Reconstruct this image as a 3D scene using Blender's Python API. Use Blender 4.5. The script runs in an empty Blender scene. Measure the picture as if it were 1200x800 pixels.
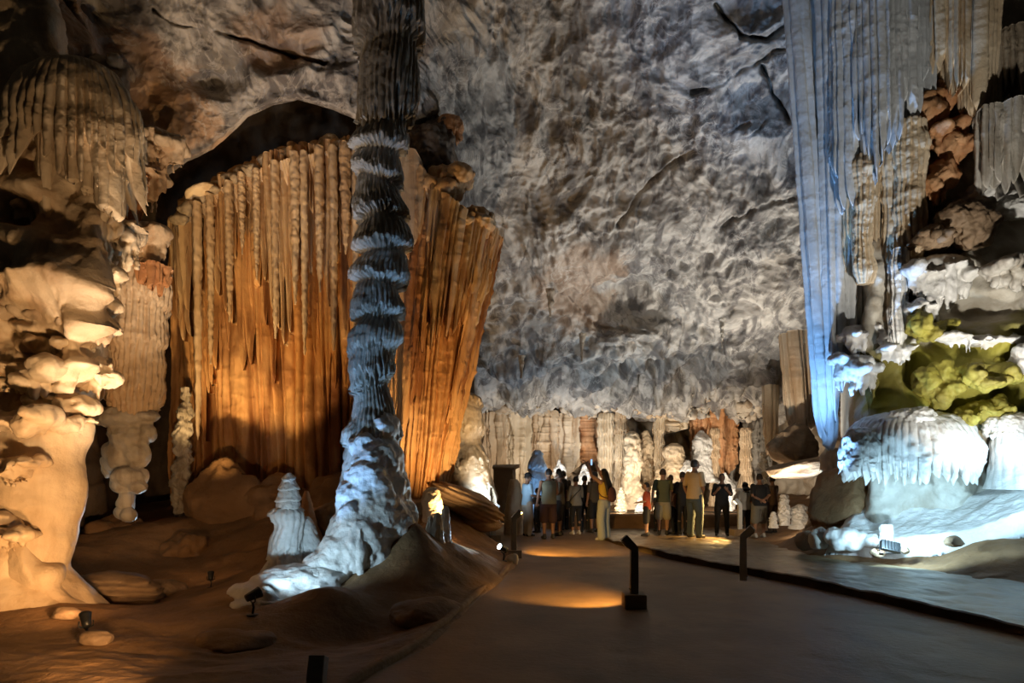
import bpy, bmesh, math, random
import numpy as np
from mathutils import Vector, Matrix

C = bpy.context.scene.collection
PI = math.pi
CAMH = 1.65
HORIZON = 555.0
FPX = 800.0
QUAL = 1.0

def P(px, py, d):
    """world point seen at photo pixel (px, py) standing d metres into the cave"""
    return np.array([(px - 600.0) / FPX * d, d, CAMH + (HORIZON - py) / FPX * d])

# ------------------------------------------------------------------ noise
_rs = np.random.RandomState(7)
_G = _rs.normal(size=(256, 3)); _G /= np.linalg.norm(_G, axis=1)[:, None]
def _hash(ix, iy, iz, seed):
    h = (ix * 73856093) ^ (iy * 19349663) ^ (iz * 83492791) ^ (seed * 2654435)
    h = h & 0x7fffffff
    h = ((h >> 13) ^ h) * 1274126177 & 0x7fffffff
    return (h >> 16) ^ h
def perlin(Pt, seed=0):
    Pt = np.asarray(Pt, dtype=np.float64)
    I = np.floor(Pt).astype(np.int64); F = Pt - I
    U = F * F * F * (F * (F * 6 - 15) + 10)
    def corner(a, b, c):
        g = _G[_hash(I[..., 0] + a, I[..., 1] + b, I[..., 2] + c, seed) & 255]
        return g[..., 0] * (F[..., 0] - a) + g[..., 1] * (F[..., 1] - b) + g[..., 2] * (F[..., 2] - c)
    def lp(t, a, b): return a + t * (b - a)
    x, y, z = U[..., 0], U[..., 1], U[..., 2]
    return 1.5 * lp(z, lp(y, lp(x, corner(0,0,0), corner(1,0,0)), lp(x, corner(0,1,0), corner(1,1,0))),
                 lp(y, lp(x, corner(0,0,1), corner(1,0,1)), lp(x, corner(0,1,1), corner(1,1,1))))
def fbm(Pt, sc, octv=4, seed=0, gain=0.5):
    Pt = np.asarray(Pt) * sc; a = 1.0; t = 0; n = 0
    for o in range(octv):
        t = t + a * perlin(Pt * (2.03 ** o) + o * 17.3, seed + o); n += a; a *= gain
    return t / n
def ridged(Pt, sc, octv=4, seed=0):
    Pt = np.asarray(Pt) * sc; a = 1.0; t = 0; n = 0
    for o in range(octv):
        t = t + a * (1 - np.abs(perlin(Pt * (2.03 ** o) + o * 9.1, seed + o)) * 2); n += a; a *= 0.5
    return t / n
def worley(Pt, sc, seed=0):
    """F1 distance in cell units"""
    Q = np.asarray(Pt) * sc
    I = np.floor(Q).astype(np.int64)
    best = np.full(Q.shape[:-1], 9.0)
    for a in (-1, 0, 1):
        for b in (-1, 0, 1):
            for c in (-1, 0, 1):
                X, Y, Z = I[..., 0] + a, I[..., 1] + b, I[..., 2] + c
                h = _hash(X, Y, Z, seed + 50)
                dx = X + (h & 1023) / 1023.0 - Q[..., 0]
                dy = Y + ((h >> 10) & 1023) / 1023.0 - Q[..., 1]
                h2 = _hash(X, Y, Z, seed + 91)
                dz = Z + (h2 & 1023) / 1023.0 - Q[..., 2]
                best = np.minimum(best, dx * dx + dy * dy + dz * dz)
    return np.sqrt(best)
def n1(x, seed=0):
    x = np.asarray(x, dtype=float)
    return perlin(np.stack([x, x * 0 + seed * 3.7 + .31, x * 0 + .77], -1), seed)
def h1(k, seed=0):
    k = np.asarray(k).astype(np.int64)
    return (_hash(k, k * 0 + 3, k * 0 + 5, seed + 11) & 4095) / 4095.0
def sstep(a, b, x):
    t = np.clip((x - a) / (b - a), 0, 1); return t * t * (3 - 2 * t)
def aniso(Pt, ax, ay, az):
    return np.asarray(Pt) * np.array([ax, ay, az])

# ------------------------------------------------------------------ meshes
def mesh_from(name, V, F, mat=None, parent=None, origin=None, smooth=True):
    V = np.asarray(V, dtype=np.float64).reshape(-1, 3)
    org = np.array(origin if origin is not None else (0, 0, 0), dtype=float)
    m = bpy.data.meshes.new(name)
    F = [np.asarray(f, dtype=np.int32) for f in (F if isinstance(F, list) else [F]) if len(f)]
    tot = np.concatenate([np.full(len(f), f.shape[1], np.int32) for f in F])
    idx = np.concatenate([f.ravel() for f in F])
    m.vertices.add(len(V)); m.vertices.foreach_set('co', (V - org).ravel())
    m.loops.add(len(idx)); m.loops.foreach_set('vertex_index', idx)
    m.polygons.add(len(tot))
    st = np.zeros(len(tot), np.int32); st[1:] = np.cumsum(tot)[:-1]
    m.polygons.foreach_set('loop_start', st); m.polygons.foreach_set('loop_total', tot)
    m.polygons.foreach_set('use_smooth', np.full(len(tot), smooth))
    m.update(calc_edges=True); m.validate()
    o = bpy.data.objects.new(name, m); C.objects.link(o)
    if mat: m.materials.append(mat)
    if parent:
        o.parent = parent
        o.location = tuple(org - np.array(parent.matrix_basis.translation))
    else:
        o.location = tuple(org)
    return o
def grid_faces(n, m, wrap=False, off=0, flip=False):
    i = np.arange(n - 1)[:, None]; j = np.arange(m if wrap else m - 1)[None, :]
    a = i * m + j; b = i * m + (j + 1) % m; c = (i + 1) * m + (j + 1) % m; d = (i + 1) * m + j
    f = np.stack([a, b, c, d], -1).reshape(-1, 4) + off
    return f[:, ::-1] if flip else f
def grid_normals(G, wrap=False):
    if wrap:
        du = np.roll(G, -1, 1) - np.roll(G, 1, 1)
    else:
        du = np.gradient(G, axis=1)
    dv = np.gradient(G, axis=0)
    N = np.cross(du, dv); L = np.linalg.norm(N, axis=-1, keepdims=True)
    return N / np.maximum(L, 1e-9)
def face_to(N, G, pt):
    s = np.sign(np.mean(np.sum(N * (np.asarray(pt) - G), -1)))
    return N * (s if s else 1)
def shell_obj(name, G, mat, parent=None, origin=None, back=None, **kw):
    """open grid; with back=(dx,dy,dz) it becomes a closed slab"""
    n, m, _ = G.shape
    if back is None:
        return mesh_from(name, G, grid_faces(n, m), mat, parent, origin, **kw)
    B = G + np.asarray(back)
    V = np.concatenate([G.reshape(-1, 3), B.reshape(-1, 3)]); o = n * m
    ring = np.concatenate([np.arange(m), np.arange(1, n) * m + m - 1, (n - 1) * m + np.arange(m - 2, -1, -1), np.arange(n - 2, 0, -1) * m])
    side = np.stack([ring, np.roll(ring, -1), np.roll(ring, -1) + o, ring + o], -1)
    return mesh_from(name, V, np.concatenate([grid_faces(n, m), grid_faces(n, m, off=o, flip=True), side]), mat, parent, origin, **kw)
def ring_obj(name, G, mat, parent=None, origin=None, **kw):
    """grid wrapped round in its second index, ends closed with a centre vertex"""
    n, m, _ = G.shape
    c0 = G[0].mean(0); c1 = G[-1].mean(0)
    V = np.concatenate([G.reshape(-1, 3), [c0, c1]])
    j = np.arange(m)
    f0 = np.stack([(j + 1) % m, j, np.full(m, n * m)], -1)
    f1 = np.stack([(n - 1) * m + j, (n - 1) * m + (j + 1) % m, np.full(m, n * m + 1)], -1)
    return mesh_from(name, V, [grid_faces(n, m, True), np.concatenate([f0, f1])], mat, parent, origin, **kw)

def thing(name, label, cat, loc, group=None):
    o = bpy.data.objects.new(name, None); C.objects.link(o)
    o.location = tuple(loc); o.empty_display_size = 0.1
    o['label'] = label; o['category'] = cat
    if group: o['group'] = group
    return o
def tag(o, label, cat, group=None, kind=None):
    o['label'] = label; o['category'] = cat
    if group: o['group'] = group
    if kind: o['kind'] = kind
    return o
def struct(o, label=None):
    o['kind'] = 'structure'
    if label: o['label'] = label
    return o
def stuff(o): o['kind'] = 'stuff'; return o

# ------------------------------------------------------------------ formations
def interp_rows(rows, n):
    """rows: sequence of tuples with monotone first value -> n smooth rows"""
    R = np.array(rows, dtype=float); t = np.linspace(0, 1, n)
    u = (R[:, 0] - R[0, 0]) / (R[-1, 0] - R[0, 0])
    out = [np.interp(t, u, R[:, k]) for k in range(R.shape[1])]
    out = np.stack(out, -1)
    k = max(1, n // (len(rows) * 5))
    for _ in range(2):                        # soften the kinks
        pad = np.concatenate([np.repeat(out[:1], k, 0), out, np.repeat(out[-1:], k, 0)])
        cs = np.cumsum(np.concatenate([np.zeros((1, out.shape[1])), pad]), 0)
        out = (cs[2 * k + 1:] - cs[:-2 * k - 1]) / (2 * k + 1)
    return out
def sil_grid(sil, d, n=160, m=120, depth=0.9, lean=None):
    """ring grid from a silhouette [(py, left px, right px)] of something standing d metres away"""
    S = interp_rows(sil, n)
    c = (S[:, 1] + S[:, 2]) / 2; r = np.abs(S[:, 2] - S[:, 1]) / 2 / FPX * d
    z = CAMH + (HORIZON - S[:, 0]) / FPX * d; x = (c - 600) / FPX * d
    th = np.linspace(0, 2 * PI, m, endpoint=False)
    G = np.zeros((n, m, 3))
    G[..., 0] = x[:, None] + r[:, None] * np.cos(th)
    G[..., 1] = d + r[:, None] * depth * np.sin(th)
    G[..., 2] = z[:, None]
    D = np.stack([np.cos(th), np.sin(th), np.zeros(m)], -1)[None].repeat(n, 0)
    return G, D, r[:, None].repeat(m, 1), th[None].repeat(n, 0)
def flute(phase, seed=0):
    """rounded organ-pipe ridges 0..1; also the index of the pipe"""
    k = np.floor(phase); f = phase - k
    return np.sqrt(np.clip(1 - (2 * f - 1) ** 2, 0, 1)), k.astype(np.int64), f
def tier_disp(G, th, period, amp, seed, tilt=0.5, drip=0.0, nfl=18):
    """stacked shelves whose lips hang down as small drips (0..1 at the lip)"""
    z = G[..., 2]
    w = z / period + .35 * n1(z / period * .45, seed) + 0.45 * fbm(G, .5 / period, 2, seed) + tilt * 0.12 * np.sin(th + seed + 1.7 * z / period)
    f, k, u = flute(th / (2 * PI) * nfl + 0.5 * n1(z * 2, seed) + 0.5 * n1(th * 3, seed + 4), seed)
    hang = drip * (h1(k + 57 * np.floor(w).astype(np.int64), seed) * 0.6 + 0.4) * f
    s = w - np.floor(w)
    q = np.where(s > hang, (1 - (s - hang) / np.maximum(1 - hang, .05)) ** 0.6 * np.minimum(1, (s - hang) / 0.06), 0.0)
    return amp * (q - 0.5 + 0.08 * f * (s < hang + .3))
def smooth_sheet(pts, s):
    A = np.array([P(*p) for p in pts]); t = np.linspace(0, 1, len(A)) if len(A) > 1 else np.array([0.])
    L = np.concatenate([[0], np.cumsum(np.linalg.norm(np.diff(A[:, :2], axis=0), axis=1))]); t = L / L[-1]
    return np.stack([np.interp(s, t, A[:, k]) for k in range(3)], -1)
def sheet(name, top, bot, mat, npipe=20, amp=0.12, rag=0.12, seed=0, n=150, m=260, back=0.25, point=0.6,
          parent=None, origin=None, bulge=0.0, rough=0.03, taper=0.0, wander=0.25, lowrag=0.0, fold=1.3):
    """hanging curtain of fused organ pipes between two edges given as (px, py, depth)"""
    s = np.linspace(0, 1, m); t = np.linspace(0, 1, n)
    T = smooth_sheet(top, s); B = smooth_sheet(bot, s)
    width = np.linalg.norm(T[-1] - T[0]); 
    S2, T2 = np.meshgrid(s, t)
    ph = S2 * npipe + wander * n1(T2 * 2.5 + S2 * 6, seed) + 1.2 * n1(S2 * npipe * .35, seed + 1)
    f, k, u = flute(ph)
    ph0 = s * npipe + 1.2 * n1(s * npipe * .35, seed + 1); f0, k0, u0 = flute(ph0)
    lm = 1 - rag * (h1(k0, seed) ** 1.0) - rag * point * (np.abs(2 * u0 - 1) ** 1.5) + rag * .5 * n1(s * npipe * .15, seed + 9) - lowrag * np.clip(.5 + 1.1 * n1(s * npipe * .22, seed + 12) + .5 * n1(s * npipe * .5, seed + 14), 0, 1)
    lm = np.maximum(lm, .04); tt = T2 * lm[None, :]
    G = T[None] * (1 - tt[..., None]) + B[None] * tt[..., None]
    nrm = np.cross(np.gradient(T, axis=0), np.array([0, 0, 1.0])); nrm /= np.maximum(np.linalg.norm(nrm, axis=1, keepdims=True), 1e-9)
    nrm *= np.sign(np.mean(np.sum(nrm * (np.array([0, 0, 1.6]) - T), 1)))
    big, kb, ub = flute(S2 * npipe / 4.3 + .8 * n1(S2 * npipe * .2, seed + 2) + .15 * n1(T2 * 2, seed + 5))
    a = amp * (0.45 + 0.9 * h1(k, seed + 3))
    dsp = a * f + amp * fold * (big - .5) + bulge * np.sin(PI * np.clip(S2, 0, 1)) 
    dsp = dsp * (1 - taper * T2) 
    dsp = dsp + rough * fbm(aniso(G, 3, 3, 1.0), 1.6, 4, seed) + rough * .8 * np.maximum(0, fbm(aniso(G, 1, 1, 2.5), 2.2, 3, seed + 7))
    end = np.clip((1 - T2) / 0.05, 0, 1) ** 0.5
    dsp = dsp - (1 - end) * back * 0.5
    G = G + nrm[None] * dsp[..., None]
    return shell_obj(name, G, mat, parent, origin if origin is not None else (B.mean(0)[0], B.mean(0)[1], B[:, 2].min()), back=-nrm.mean(0) * back)
def canopy_grid(px, ytop, w, yedge, drip, d, nfl=24, seed=0, depth=0.8, fl=0.06, dome=0.8, lump=0.12, m=None, n1_=34, n2_=26, flare=0.0, rag=0.7):
    """dome of flowstone with a hanging fringe of drips"""
    R = w / 2 / FPX * d; zt = CAMH + (HORIZON - ytop) / FPX * d; ze = CAMH + (HORIZON - yedge) / FPX * d; L = drip / FPX * d
    m = m or int(nfl * 10)
    th = np.linspace(0, 2 * PI, m, endpoint=False)
    a = np.linspace(0.02, 1, n1_); b = np.linspace(0, 1, n2_ + 1)[1:]
    ph = th / (2 * PI) * nfl + 0; ph = ph + 0.45 * np.sin(th * 3 + seed) + 0.3 * np.sin(th * 7 + seed * 2)
    f, k, u = flute(ph); k = k % nfl
    ln = L * (1 - rag * h1(k, seed)) * (0.25 + 0.75 * f)
    rows_r, rows_z = [], []
    for x in a:
        rows_r.append(R * np.sin(x * PI / 2) ** dome * (1 + fl * (f - .5) * x ** 2)); rows_z.append(ze + (zt - ze) * np.cos(x * PI / 2) ** 0.9 + 0 * th)
    for y in b:
        rows_r.append(R * (1 + fl * (f - .5) * (1 + y) + flare * y - 0.12 * y * y)); rows_z.append(ze - ln * y)
    r = np.array(rows_r); z = np.array(rows_z)
    r = np.concatenate([r, r[-1:] * 0.86, r[-1:] * 0.6, r[-1:] * .25]); z = np.concatenate([z, z[-1:] + .25 * ln, z[-1:] * 0 + ze - .1 * L, z[-1:] * 0 + ze])
    G = np.stack([(px - 600) / FPX * d + r * np.cos(th), d + r * depth * np.sin(th), z], -1)
    D = np.stack([np.cos(th), np.sin(th), 0 * th + .3], -1)[None]
    sc = 1.0 / max(R, .2)
    G = G + D * (lump * R * (fbm(G, 1.3 * sc, 4, seed) + .35 * fbm(G, 5 * sc, 3, seed + 3)))[..., None] * np.minimum(1, r / (R * .4))[..., None]
    return G
def canopy(name, *a, mat=None, parent=None, origin=None, **kw):
    G = canopy_grid(*a, **kw)
    return ring_obj(name, G, mat, parent, origin if origin is not None else (G[..., 0].mean(), G[..., 1].mean(), G[..., 2].min()))
def melt(name, box, d, n, seed, mat, drips=8, dl=14, squash=.5, thick=.35, voxel=.03, disp=.06, parent=None, dw=2.6):
    """lumps and drips of flowstone melted into one mass filling a pixel box d metres away"""
    x0, x1, y0, y1 = box; rs = random.Random(seed); Vs, Fs, o = [], [], 0; V0, F0 = ico(3); w = x1 - x0; h = y1 - y0
    def add(c, rx, ry, rz):
        nonlocal o
        Vs.append(V0 * (1 + .22 * fbm(V0, 1.4, 3, seed + o % 89))[:, None] * np.array([rx, ry, rz]) + c); Fs.append(F0 + o); o += len(V0)
    k = FPX / d
    add(P((x0 + x1) / 2, (y0 + y1) / 2, d + thick * .4), w * .44 / k, thick * .9, h * .40 / k)
    for i in range(n):
        u = (i + rs.uniform(.2, .8)) / n
        r = rs.uniform(.5, .9) * max(w / n, h * .35)
        cy = rs.uniform(y0 + h * .2, y1 - h * .22); sq = squash * rs.uniform(.7, 1.4)
        add(P(x0 + w * (.08 + .84 * u), cy, d - rs.uniform(-.1, .5) * thick), r / k, max(r / k, thick * .8) * rs.uniform(.7, 1.1), min(r * sq, h * .5) / k)
    for i in range(drips):
        u = (i + rs.uniform(.1, .9)) / drips; L = dl * rs.uniform(.4, 1.15); ww = dw * rs.uniform(.7, 1.5)
        add(P(x0 + w * (.08 + .84 * u), y1 - h * .25 * (1 + (2 * u - 1) ** 2) + L * .35, d - thick * (.55 - .4 * (2 * u - 1) ** 2) * rs.uniform(.4, 1)), ww / k, ww / k, (L * .75 + h * .12) / k)
    return remesh_obj(name, np.concatenate(Vs), [np.concatenate(Fs)], mat, parent, voxel, disp, seed, 2)
_ico = {}
def ico(sub):
    if sub not in _ico:
        bm = bmesh.new(); bmesh.ops.create_icosphere(bm, subdivisions=sub, radius=1)
        V = np.array([v.co[:] for v in bm.verts]); F = np.array([[v.index for v in f.verts] for f in bm.faces]); bm.free()
        _ico[sub] = (V, F)
    return _ico[sub]
def rock(name, loc, size, mat, seed=0, sub=4, amp=0.25, facet=0.3, rot=(0, 0, 0), parent=None, flat=0.0, strat=0.0):
    V, F = ico(sub); V = V.copy()
    r = 1 + amp * fbm(V, 1.1, 4, seed) + 0.12 * amp * fbm(V, 5, 3, seed + 5)
    if facet:
        rs = np.random.RandomState(seed + 3)
        for _ in range(9):
            nn = rs.normal(size=3); nn /= np.linalg.norm(nn); c = rs.uniform(.62, .9)
            pr = (V * r[:, None]) @ nn; cut = np.maximum(0, pr - c); r = r - facet * 2.2 * cut * np.maximum(V @ nn, 0)
    W = V * r[:, None]
    if strat:
        W[:, :2] *= (1 + strat * (np.abs(((W[:, 2] * 3.1 + .5 * fbm(W, 1.5, 2, seed)) % 1) - .5) - .25))[:, None]
    if flat: W[:, 2] = np.where(W[:, 2] < -flat, -flat + (W[:, 2] + flat) * .1, W[:, 2])
    W = W * np.array(size)
    M = np.array(Matrix.Rotation(rot[2], 3, 'Z') @ Matrix.Rotation(rot[1], 3, 'Y') @ Matrix.Rotation(rot[0], 3, 'X'))
    W = W @ M.T + np.array(loc)
    return mesh_from(name, W, F, mat, parent, loc)
def stalag(name, sil, d, mat, seed=0, n=110, m=90, depth=0.95, lump=0.15, tiers=0.0, tper=0.3, drip=0.4, fl=0, flamp=0.03, nfl=16, parent=None, rough=.02, org=None):
    G, D, r, th = sil_grid(sil, d, n, m, depth)
    rm = max(r.max(), .05); env = np.minimum(1, r / (rm * .35))
    dsp = lump * rm * (fbm(G, .7 / rm, 4, seed) ) + rough * fbm(G, 2.5 / rm, 4, seed + 3)
    if tiers: dsp = dsp + tier_disp(G, th, tper, tiers, seed, drip=drip, nfl=nfl)
    if fl: dsp = dsp + flamp * (flute(th / (2 * PI) * fl + .4 * n1(G[..., 2] * 1.5, seed))[0] - .6)
    G = G + D * (dsp * env)[..., None]
    return ring_obj(name, G, mat, parent, org if org is not None else (G[..., 0].mean(), d, G[..., 2].min()))
def blob_chain(name, spec, mat, seed=0, parent=None, voxel=0.03, disp=0.03):
    """several bulges [(px,py,d,rpx[,squash])] melted into one lump by remeshing"""
    Vs, Fs, o = [], [], 0
    V0, F0 = ico(3)
    for q in spec:
        c = P(*q[:3]); r = q[3] / FPX * q[2]; sq = q[4] if len(q) > 4 else 1.0
        W = V0 * (r * (1 + .15 * fbm(V0, 1.5, 2, seed + o % 97)))[:, None] * np.array([1, 1, sq]) + c
        Vs.append(W); Fs.append(F0 + o); o += len(V0)
    return remesh_obj(name, np.concatenate(Vs), [np.concatenate(Fs)], mat, parent, voxel, disp, seed)
def remesh_obj(name, V, F, mat, parent=None, voxel=0.02, disp=0.0, seed=0, smooth_it=3, origin=None, fn=None):
    t = mesh_from('tmp', V, F)
    md = t.modifiers.new('r', 'REMESH'); md.mode = 'VOXEL'; md.voxel_size = voxel
    if smooth_it:
        ms = t.modifiers.new('s', 'SMOOTH'); ms.iterations = smooth_it; ms.factor = .5
    dg = bpy.context.evaluated_depsgraph_get(); dg.update()
    me = bpy.data.meshes.new_from_object(t.evaluated_get(dg))
    n = len(me.vertices); co = np.zeros(n * 3); me.vertices.foreach_get('co', co); co = co.reshape(-1, 3)
    no = np.zeros(n * 3); me.vertices.foreach_get('normal', no); no = no.reshape(-1, 3)
    if disp: co = co + no * (disp * (fbm(co, 1.2, 4, seed) + .75 * fbm(co, 5, 4, seed + 1) - .55 * sstep(.38, .1, worley(co, 3.2, seed + 2)) * sstep(-.1, .2, fbm(co, 1.1, 2, seed + 3))))[:, None]
    if fn is not None: co = fn(co, no)
    org = np.array(origin if origin is not None else (co[:, 0].mean(), co[:, 1].mean(), co[:, 2].min()))
    me.vertices.foreach_set('co', (co - org).ravel()); me.update()
    me.polygons.foreach_set('use_smooth', np.ones(len(me.polygons), bool))
    om = t.data; bpy.data.objects.remove(t); bpy.data.meshes.remove(om)
    me.name = name; me.materials.clear()
    if mat: me.materials.append(mat)
    o = bpy.data.objects.new(name, me); C.objects.link(o)
    if parent: o.parent = parent; o.location = tuple(org - np.array(parent.matrix_basis.translation))
    else: o.location = tuple(org)
    return o

# ------------------------------------------------------------------ materials
def new_mat(name):
    m = bpy.data.materials.new(name); m.use_nodes = True
    nt = m.node_tree; b = nt.nodes['Principled BSDF']
    return m, nt, b
def plain(name, col, rough=0.6, metal=0.0, emit=None, estr=0.0, bump=0.0, bscale=60):
    m, nt, b = new_mat(name); L = nt.links
    g = nt.nodes.new('ShaderNodeNewGeometry'); no = nt.nodes.new('ShaderNodeTexNoise'); no.inputs['Scale'].default_value = bscale * .3; no.inputs['Detail'].default_value = 3
    L.new(g.outputs['Position'], no.inputs['Vector'])
    mx = nt.nodes.new('ShaderNodeMix'); mx.data_type = 'RGBA'
    mx.inputs['A'].default_value = (*[c * .8 for c in col], 1); mx.inputs['B'].default_value = (*[min(1, c * 1.15) for c in col], 1)
    L.new(no.outputs['Fac'], mx.inputs['Factor']); L.new(mx.outputs['Result'], b.inputs['Base Color'])
    b.inputs['Roughness'].default_value = rough; b.inputs['Metallic'].default_value = metal
    if emit: b.inputs['Emission Color'].default_value = (*emit, 1); b.inputs['Emission Strength'].default_value = estr
    if bump:
        bp = nt.nodes.new('ShaderNodeBump'); bp.inputs['Strength'].default_value = bump; bp.inputs['Distance'].default_value = .01
        L.new(no.outputs['Fac'], bp.inputs['Height']); L.new(bp.outputs['Normal'], b.inputs['Normal'])
    return m
def stone(name, c1, c2, c3, scale=0.5, streak=(3, 3, .35), smix=.6, slo=.45, shi=.65, bump=.5, bscale=6, rough=.65, spec=.3, swirl=0.0, extra=None, bdist=.05, lo=.4, hi=.62, veins=None):
    """limestone: c1/c2 in broad clouds, c3 in streaks, fine bump"""
    m, nt, b = new_mat(name); L = nt.links; N = nt.nodes.new
    g = N('ShaderNodeNewGeometry')
    def noise(vec, sc, det=5, dist=0.0, rgh=.55):
        x = N('ShaderNodeTexNoise'); x.inputs['Scale'].default_value = sc; x.inputs['Detail'].default_value = det
        x.inputs['Distortion'].default_value = dist; x.inputs['Roughness'].default_value = rgh
        L.new(vec, x.inputs['Vector']); return x.outputs['Fac']
    def ramp(v, a, c):
        r = N('ShaderNodeMapRange'); r.interpolation_type = 'SMOOTHSTEP'; r.inputs['From Min'].default_value = a; r.inputs['From Max'].default_value = c
        L.new(v, r.inputs['Value']); return r.outputs['Result']
    def mix(f, a, c):
        x = N('ShaderNodeMix'); x.data_type = 'RGBA'
        for s, v in (('A', a), ('B', c)):
            if isinstance(v, tuple): x.inputs[s].default_value = (*v, 1)
            else: L.new(v, x.inputs[s])
        if isinstance(f, float): x.inputs['Factor'].default_value = f
        else: L.new(f, x.inputs['Factor'])
        return x.outputs['Result']
    def mul(a, k):
        x = N('ShaderNodeMath'); x.operation = 'MULTIPLY'
        L.new(a, x.inputs[0])
        if isinstance(k, (int, float)): x.inputs[1].default_value = k
        else: L.new(k, x.inputs[1])
        return x.outputs[0]
    pos = g.outputs['Position']
    col = mix(ramp(noise(pos, scale, 6, swirl), lo, hi), c1, c2)
    mp = N('ShaderNodeMapping'); mp.inputs['Scale'].default_value = streak; L.new(pos, mp.inputs['Vector'])
    st = mul(ramp(noise(mp.outputs['Vector'], 1.0, 5, swirl * .6), slo, shi), smix)
    col = mix(st, col, c3)
    for e in (extra or []):      # stains, growths and painted shade that have a place: (colour, centre, radius, sharpness, strength)
        ec, cen, rad, amt = e
        ve = N('ShaderNodeVectorMath'); ve.operation = 'SUBTRACT'; L.new(pos, ve.inputs[0]); ve.inputs[1].default_value = cen
        vs = N('ShaderNodeVectorMath'); vs.operation = 'DIVIDE'; L.new(ve.outputs[0], vs.inputs[0]); vs.inputs[1].default_value = rad
        ln = N('ShaderNodeVectorMath'); ln.operation = 'LENGTH'; L.new(vs.outputs[0], ln.inputs[0])
        ad = N('ShaderNodeMath'); ad.operation = 'MULTIPLY_ADD'; L.new(noise(pos, 1.6, 4), ad.inputs[0]); ad.inputs[1].default_value = 1.1; L.new(ln.outputs['Value'], ad.inputs[2])
        col = mix(mul(ramp(ad.outputs[0], 1.6, 1.3), amt), col, ec)
    if veins:                    # thin wandering calcite veins: (colour, scale, half width, strength)
        vc, vsc, vw, va = veins
        vn = noise(pos, vsc, 4, 1.6, .6)
        su = N('ShaderNodeMath'); su.operation = 'SUBTRACT'; L.new(vn, su.inputs[0]); su.inputs[1].default_value = .5
        ab = N('ShaderNodeMath'); ab.operation = 'ABSOLUTE'; L.new(su.outputs[0], ab.inputs[0])
        col = mix(mul(mul(ramp(ab.outputs[0], vw, vw * .15), ramp(noise(pos, vsc * .4, 2), .45, .6)), va), col, vc)
    L.new(col, b.inputs['Base Color'])
    b.inputs['Roughness'].default_value = rough; b.inputs['Specular IOR Level'].default_value = spec
    f1 = noise(pos, bscale, 6, swirl * .5, .6)
    bp = N('ShaderNodeBump'); bp.inputs['Strength'].default_value = bump; bp.inputs['Distance'].default_value = bdist
    L.new(f1, bp.inputs['Height']); L.new(bp.outputs['Normal'], b.inputs['Normal'])
    return m
# ------------------------------------------------------------------ colours of the place
M_CEIL = stone('ceiling limestone', (.25, .225, .195), (.50, .455, .395), (.13, .115, .105), scale=.75, streak=(1.9, .8, 1.1), smix=.9, veins=((.62, .57, .50), 1.3, .035, .4), slo=.48, shi=.62, bump=.55, bscale=3.2, rough=.75, swirl=2.2, bdist=.12,
               extra=[((.36, .22, .12), tuple(P(690, 345, 19.5)), (1.6, 2.5, 1.3), .5), ((.42, .25, .14), tuple(P(345, 80, 13)), (1.0, 2, .6), .5), ((.50, .30, .17), tuple(P(150, 95, 12)), (1.2, 2.5, .8), .5),
                      ((.55, .33, .17), tuple(P(195, 130, 12)), (.9, 2, .5), .6)])
M_WALLL = stone('left wall stone', (.40, .30, .20), (.56, .45, .31), (.30, .20, .12), scale=.9, streak=(2.5, 2.5, 1.2), smix=.6, bump=.5, bscale=9, rough=.6)
M_CREAMW = stone('tan wall stone', (.50, .38, .25), (.64, .52, .36), (.34, .22, .12), scale=.9, streak=(2.5, 2.5, 1.2), smix=.6, bump=.5, bscale=9, rough=.6)
M_WALLR = stone('right wall stone', (.42, .38, .31), (.62, .58, .50), (.28, .22, .15), scale=.7, streak=(2.2, 2.2, .8), smix=.55, bump=.5, bscale=8, rough=.6,
                extra=[((.30, .13, .05), tuple(P(1105, 130, 12.3)), (.55, 1.5, .8), .85), ((.25, .11, .05), tuple(P(1100, 230, 12.3)), (.6, 1.5, .9), .8), ((.30, .19, .09), tuple(P(1090, 275, 12.)), (1.0, 1.5, .35), .8),
                       ((.30, .27, .035), tuple(P(1125, 450, 12)), (1.7, 2.5, .95), .95), ((.33, .29, .04), tuple(P(1195, 400, 12)), (.9, 2.5, .5), .7), ((.16, .13, .03), tuple(P(1040, 430, 12)), (.8, 2.0, .5), .8)])
M_BACK = stone('back wall stone', (.45, .36, .26), (.62, .54, .43), (.30, .20, .12), scale=.8, streak=(2.4, 2.4, .35), smix=.6, bump=.5, bscale=6, rough=.6)
M_DIRT = stone('cave earth', (.19, .105, .045), (.29, .165, .075), (.12, .065, .03), scale=.8, streak=(1.2, 1.2, 3), smix=.6, bump=.6, bscale=9, rough=.72, spec=.35, bdist=.05)
M_PATH = stone('worn concrete', (.17, .095, .038), (.25, .145, .062), (.11, .06, .024), scale=.7, streak=(1.6, 1.0, 1), smix=.55, slo=.5, shi=.7, bump=.45, bscale=14, rough=.55, spec=.45, bdist=.015)
M_DARKROCK = stone('dark rock', (.10, .075, .055), (.17, .125, .085), (.06, .045, .035), scale=.7, bump=.5, bscale=5)

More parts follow.
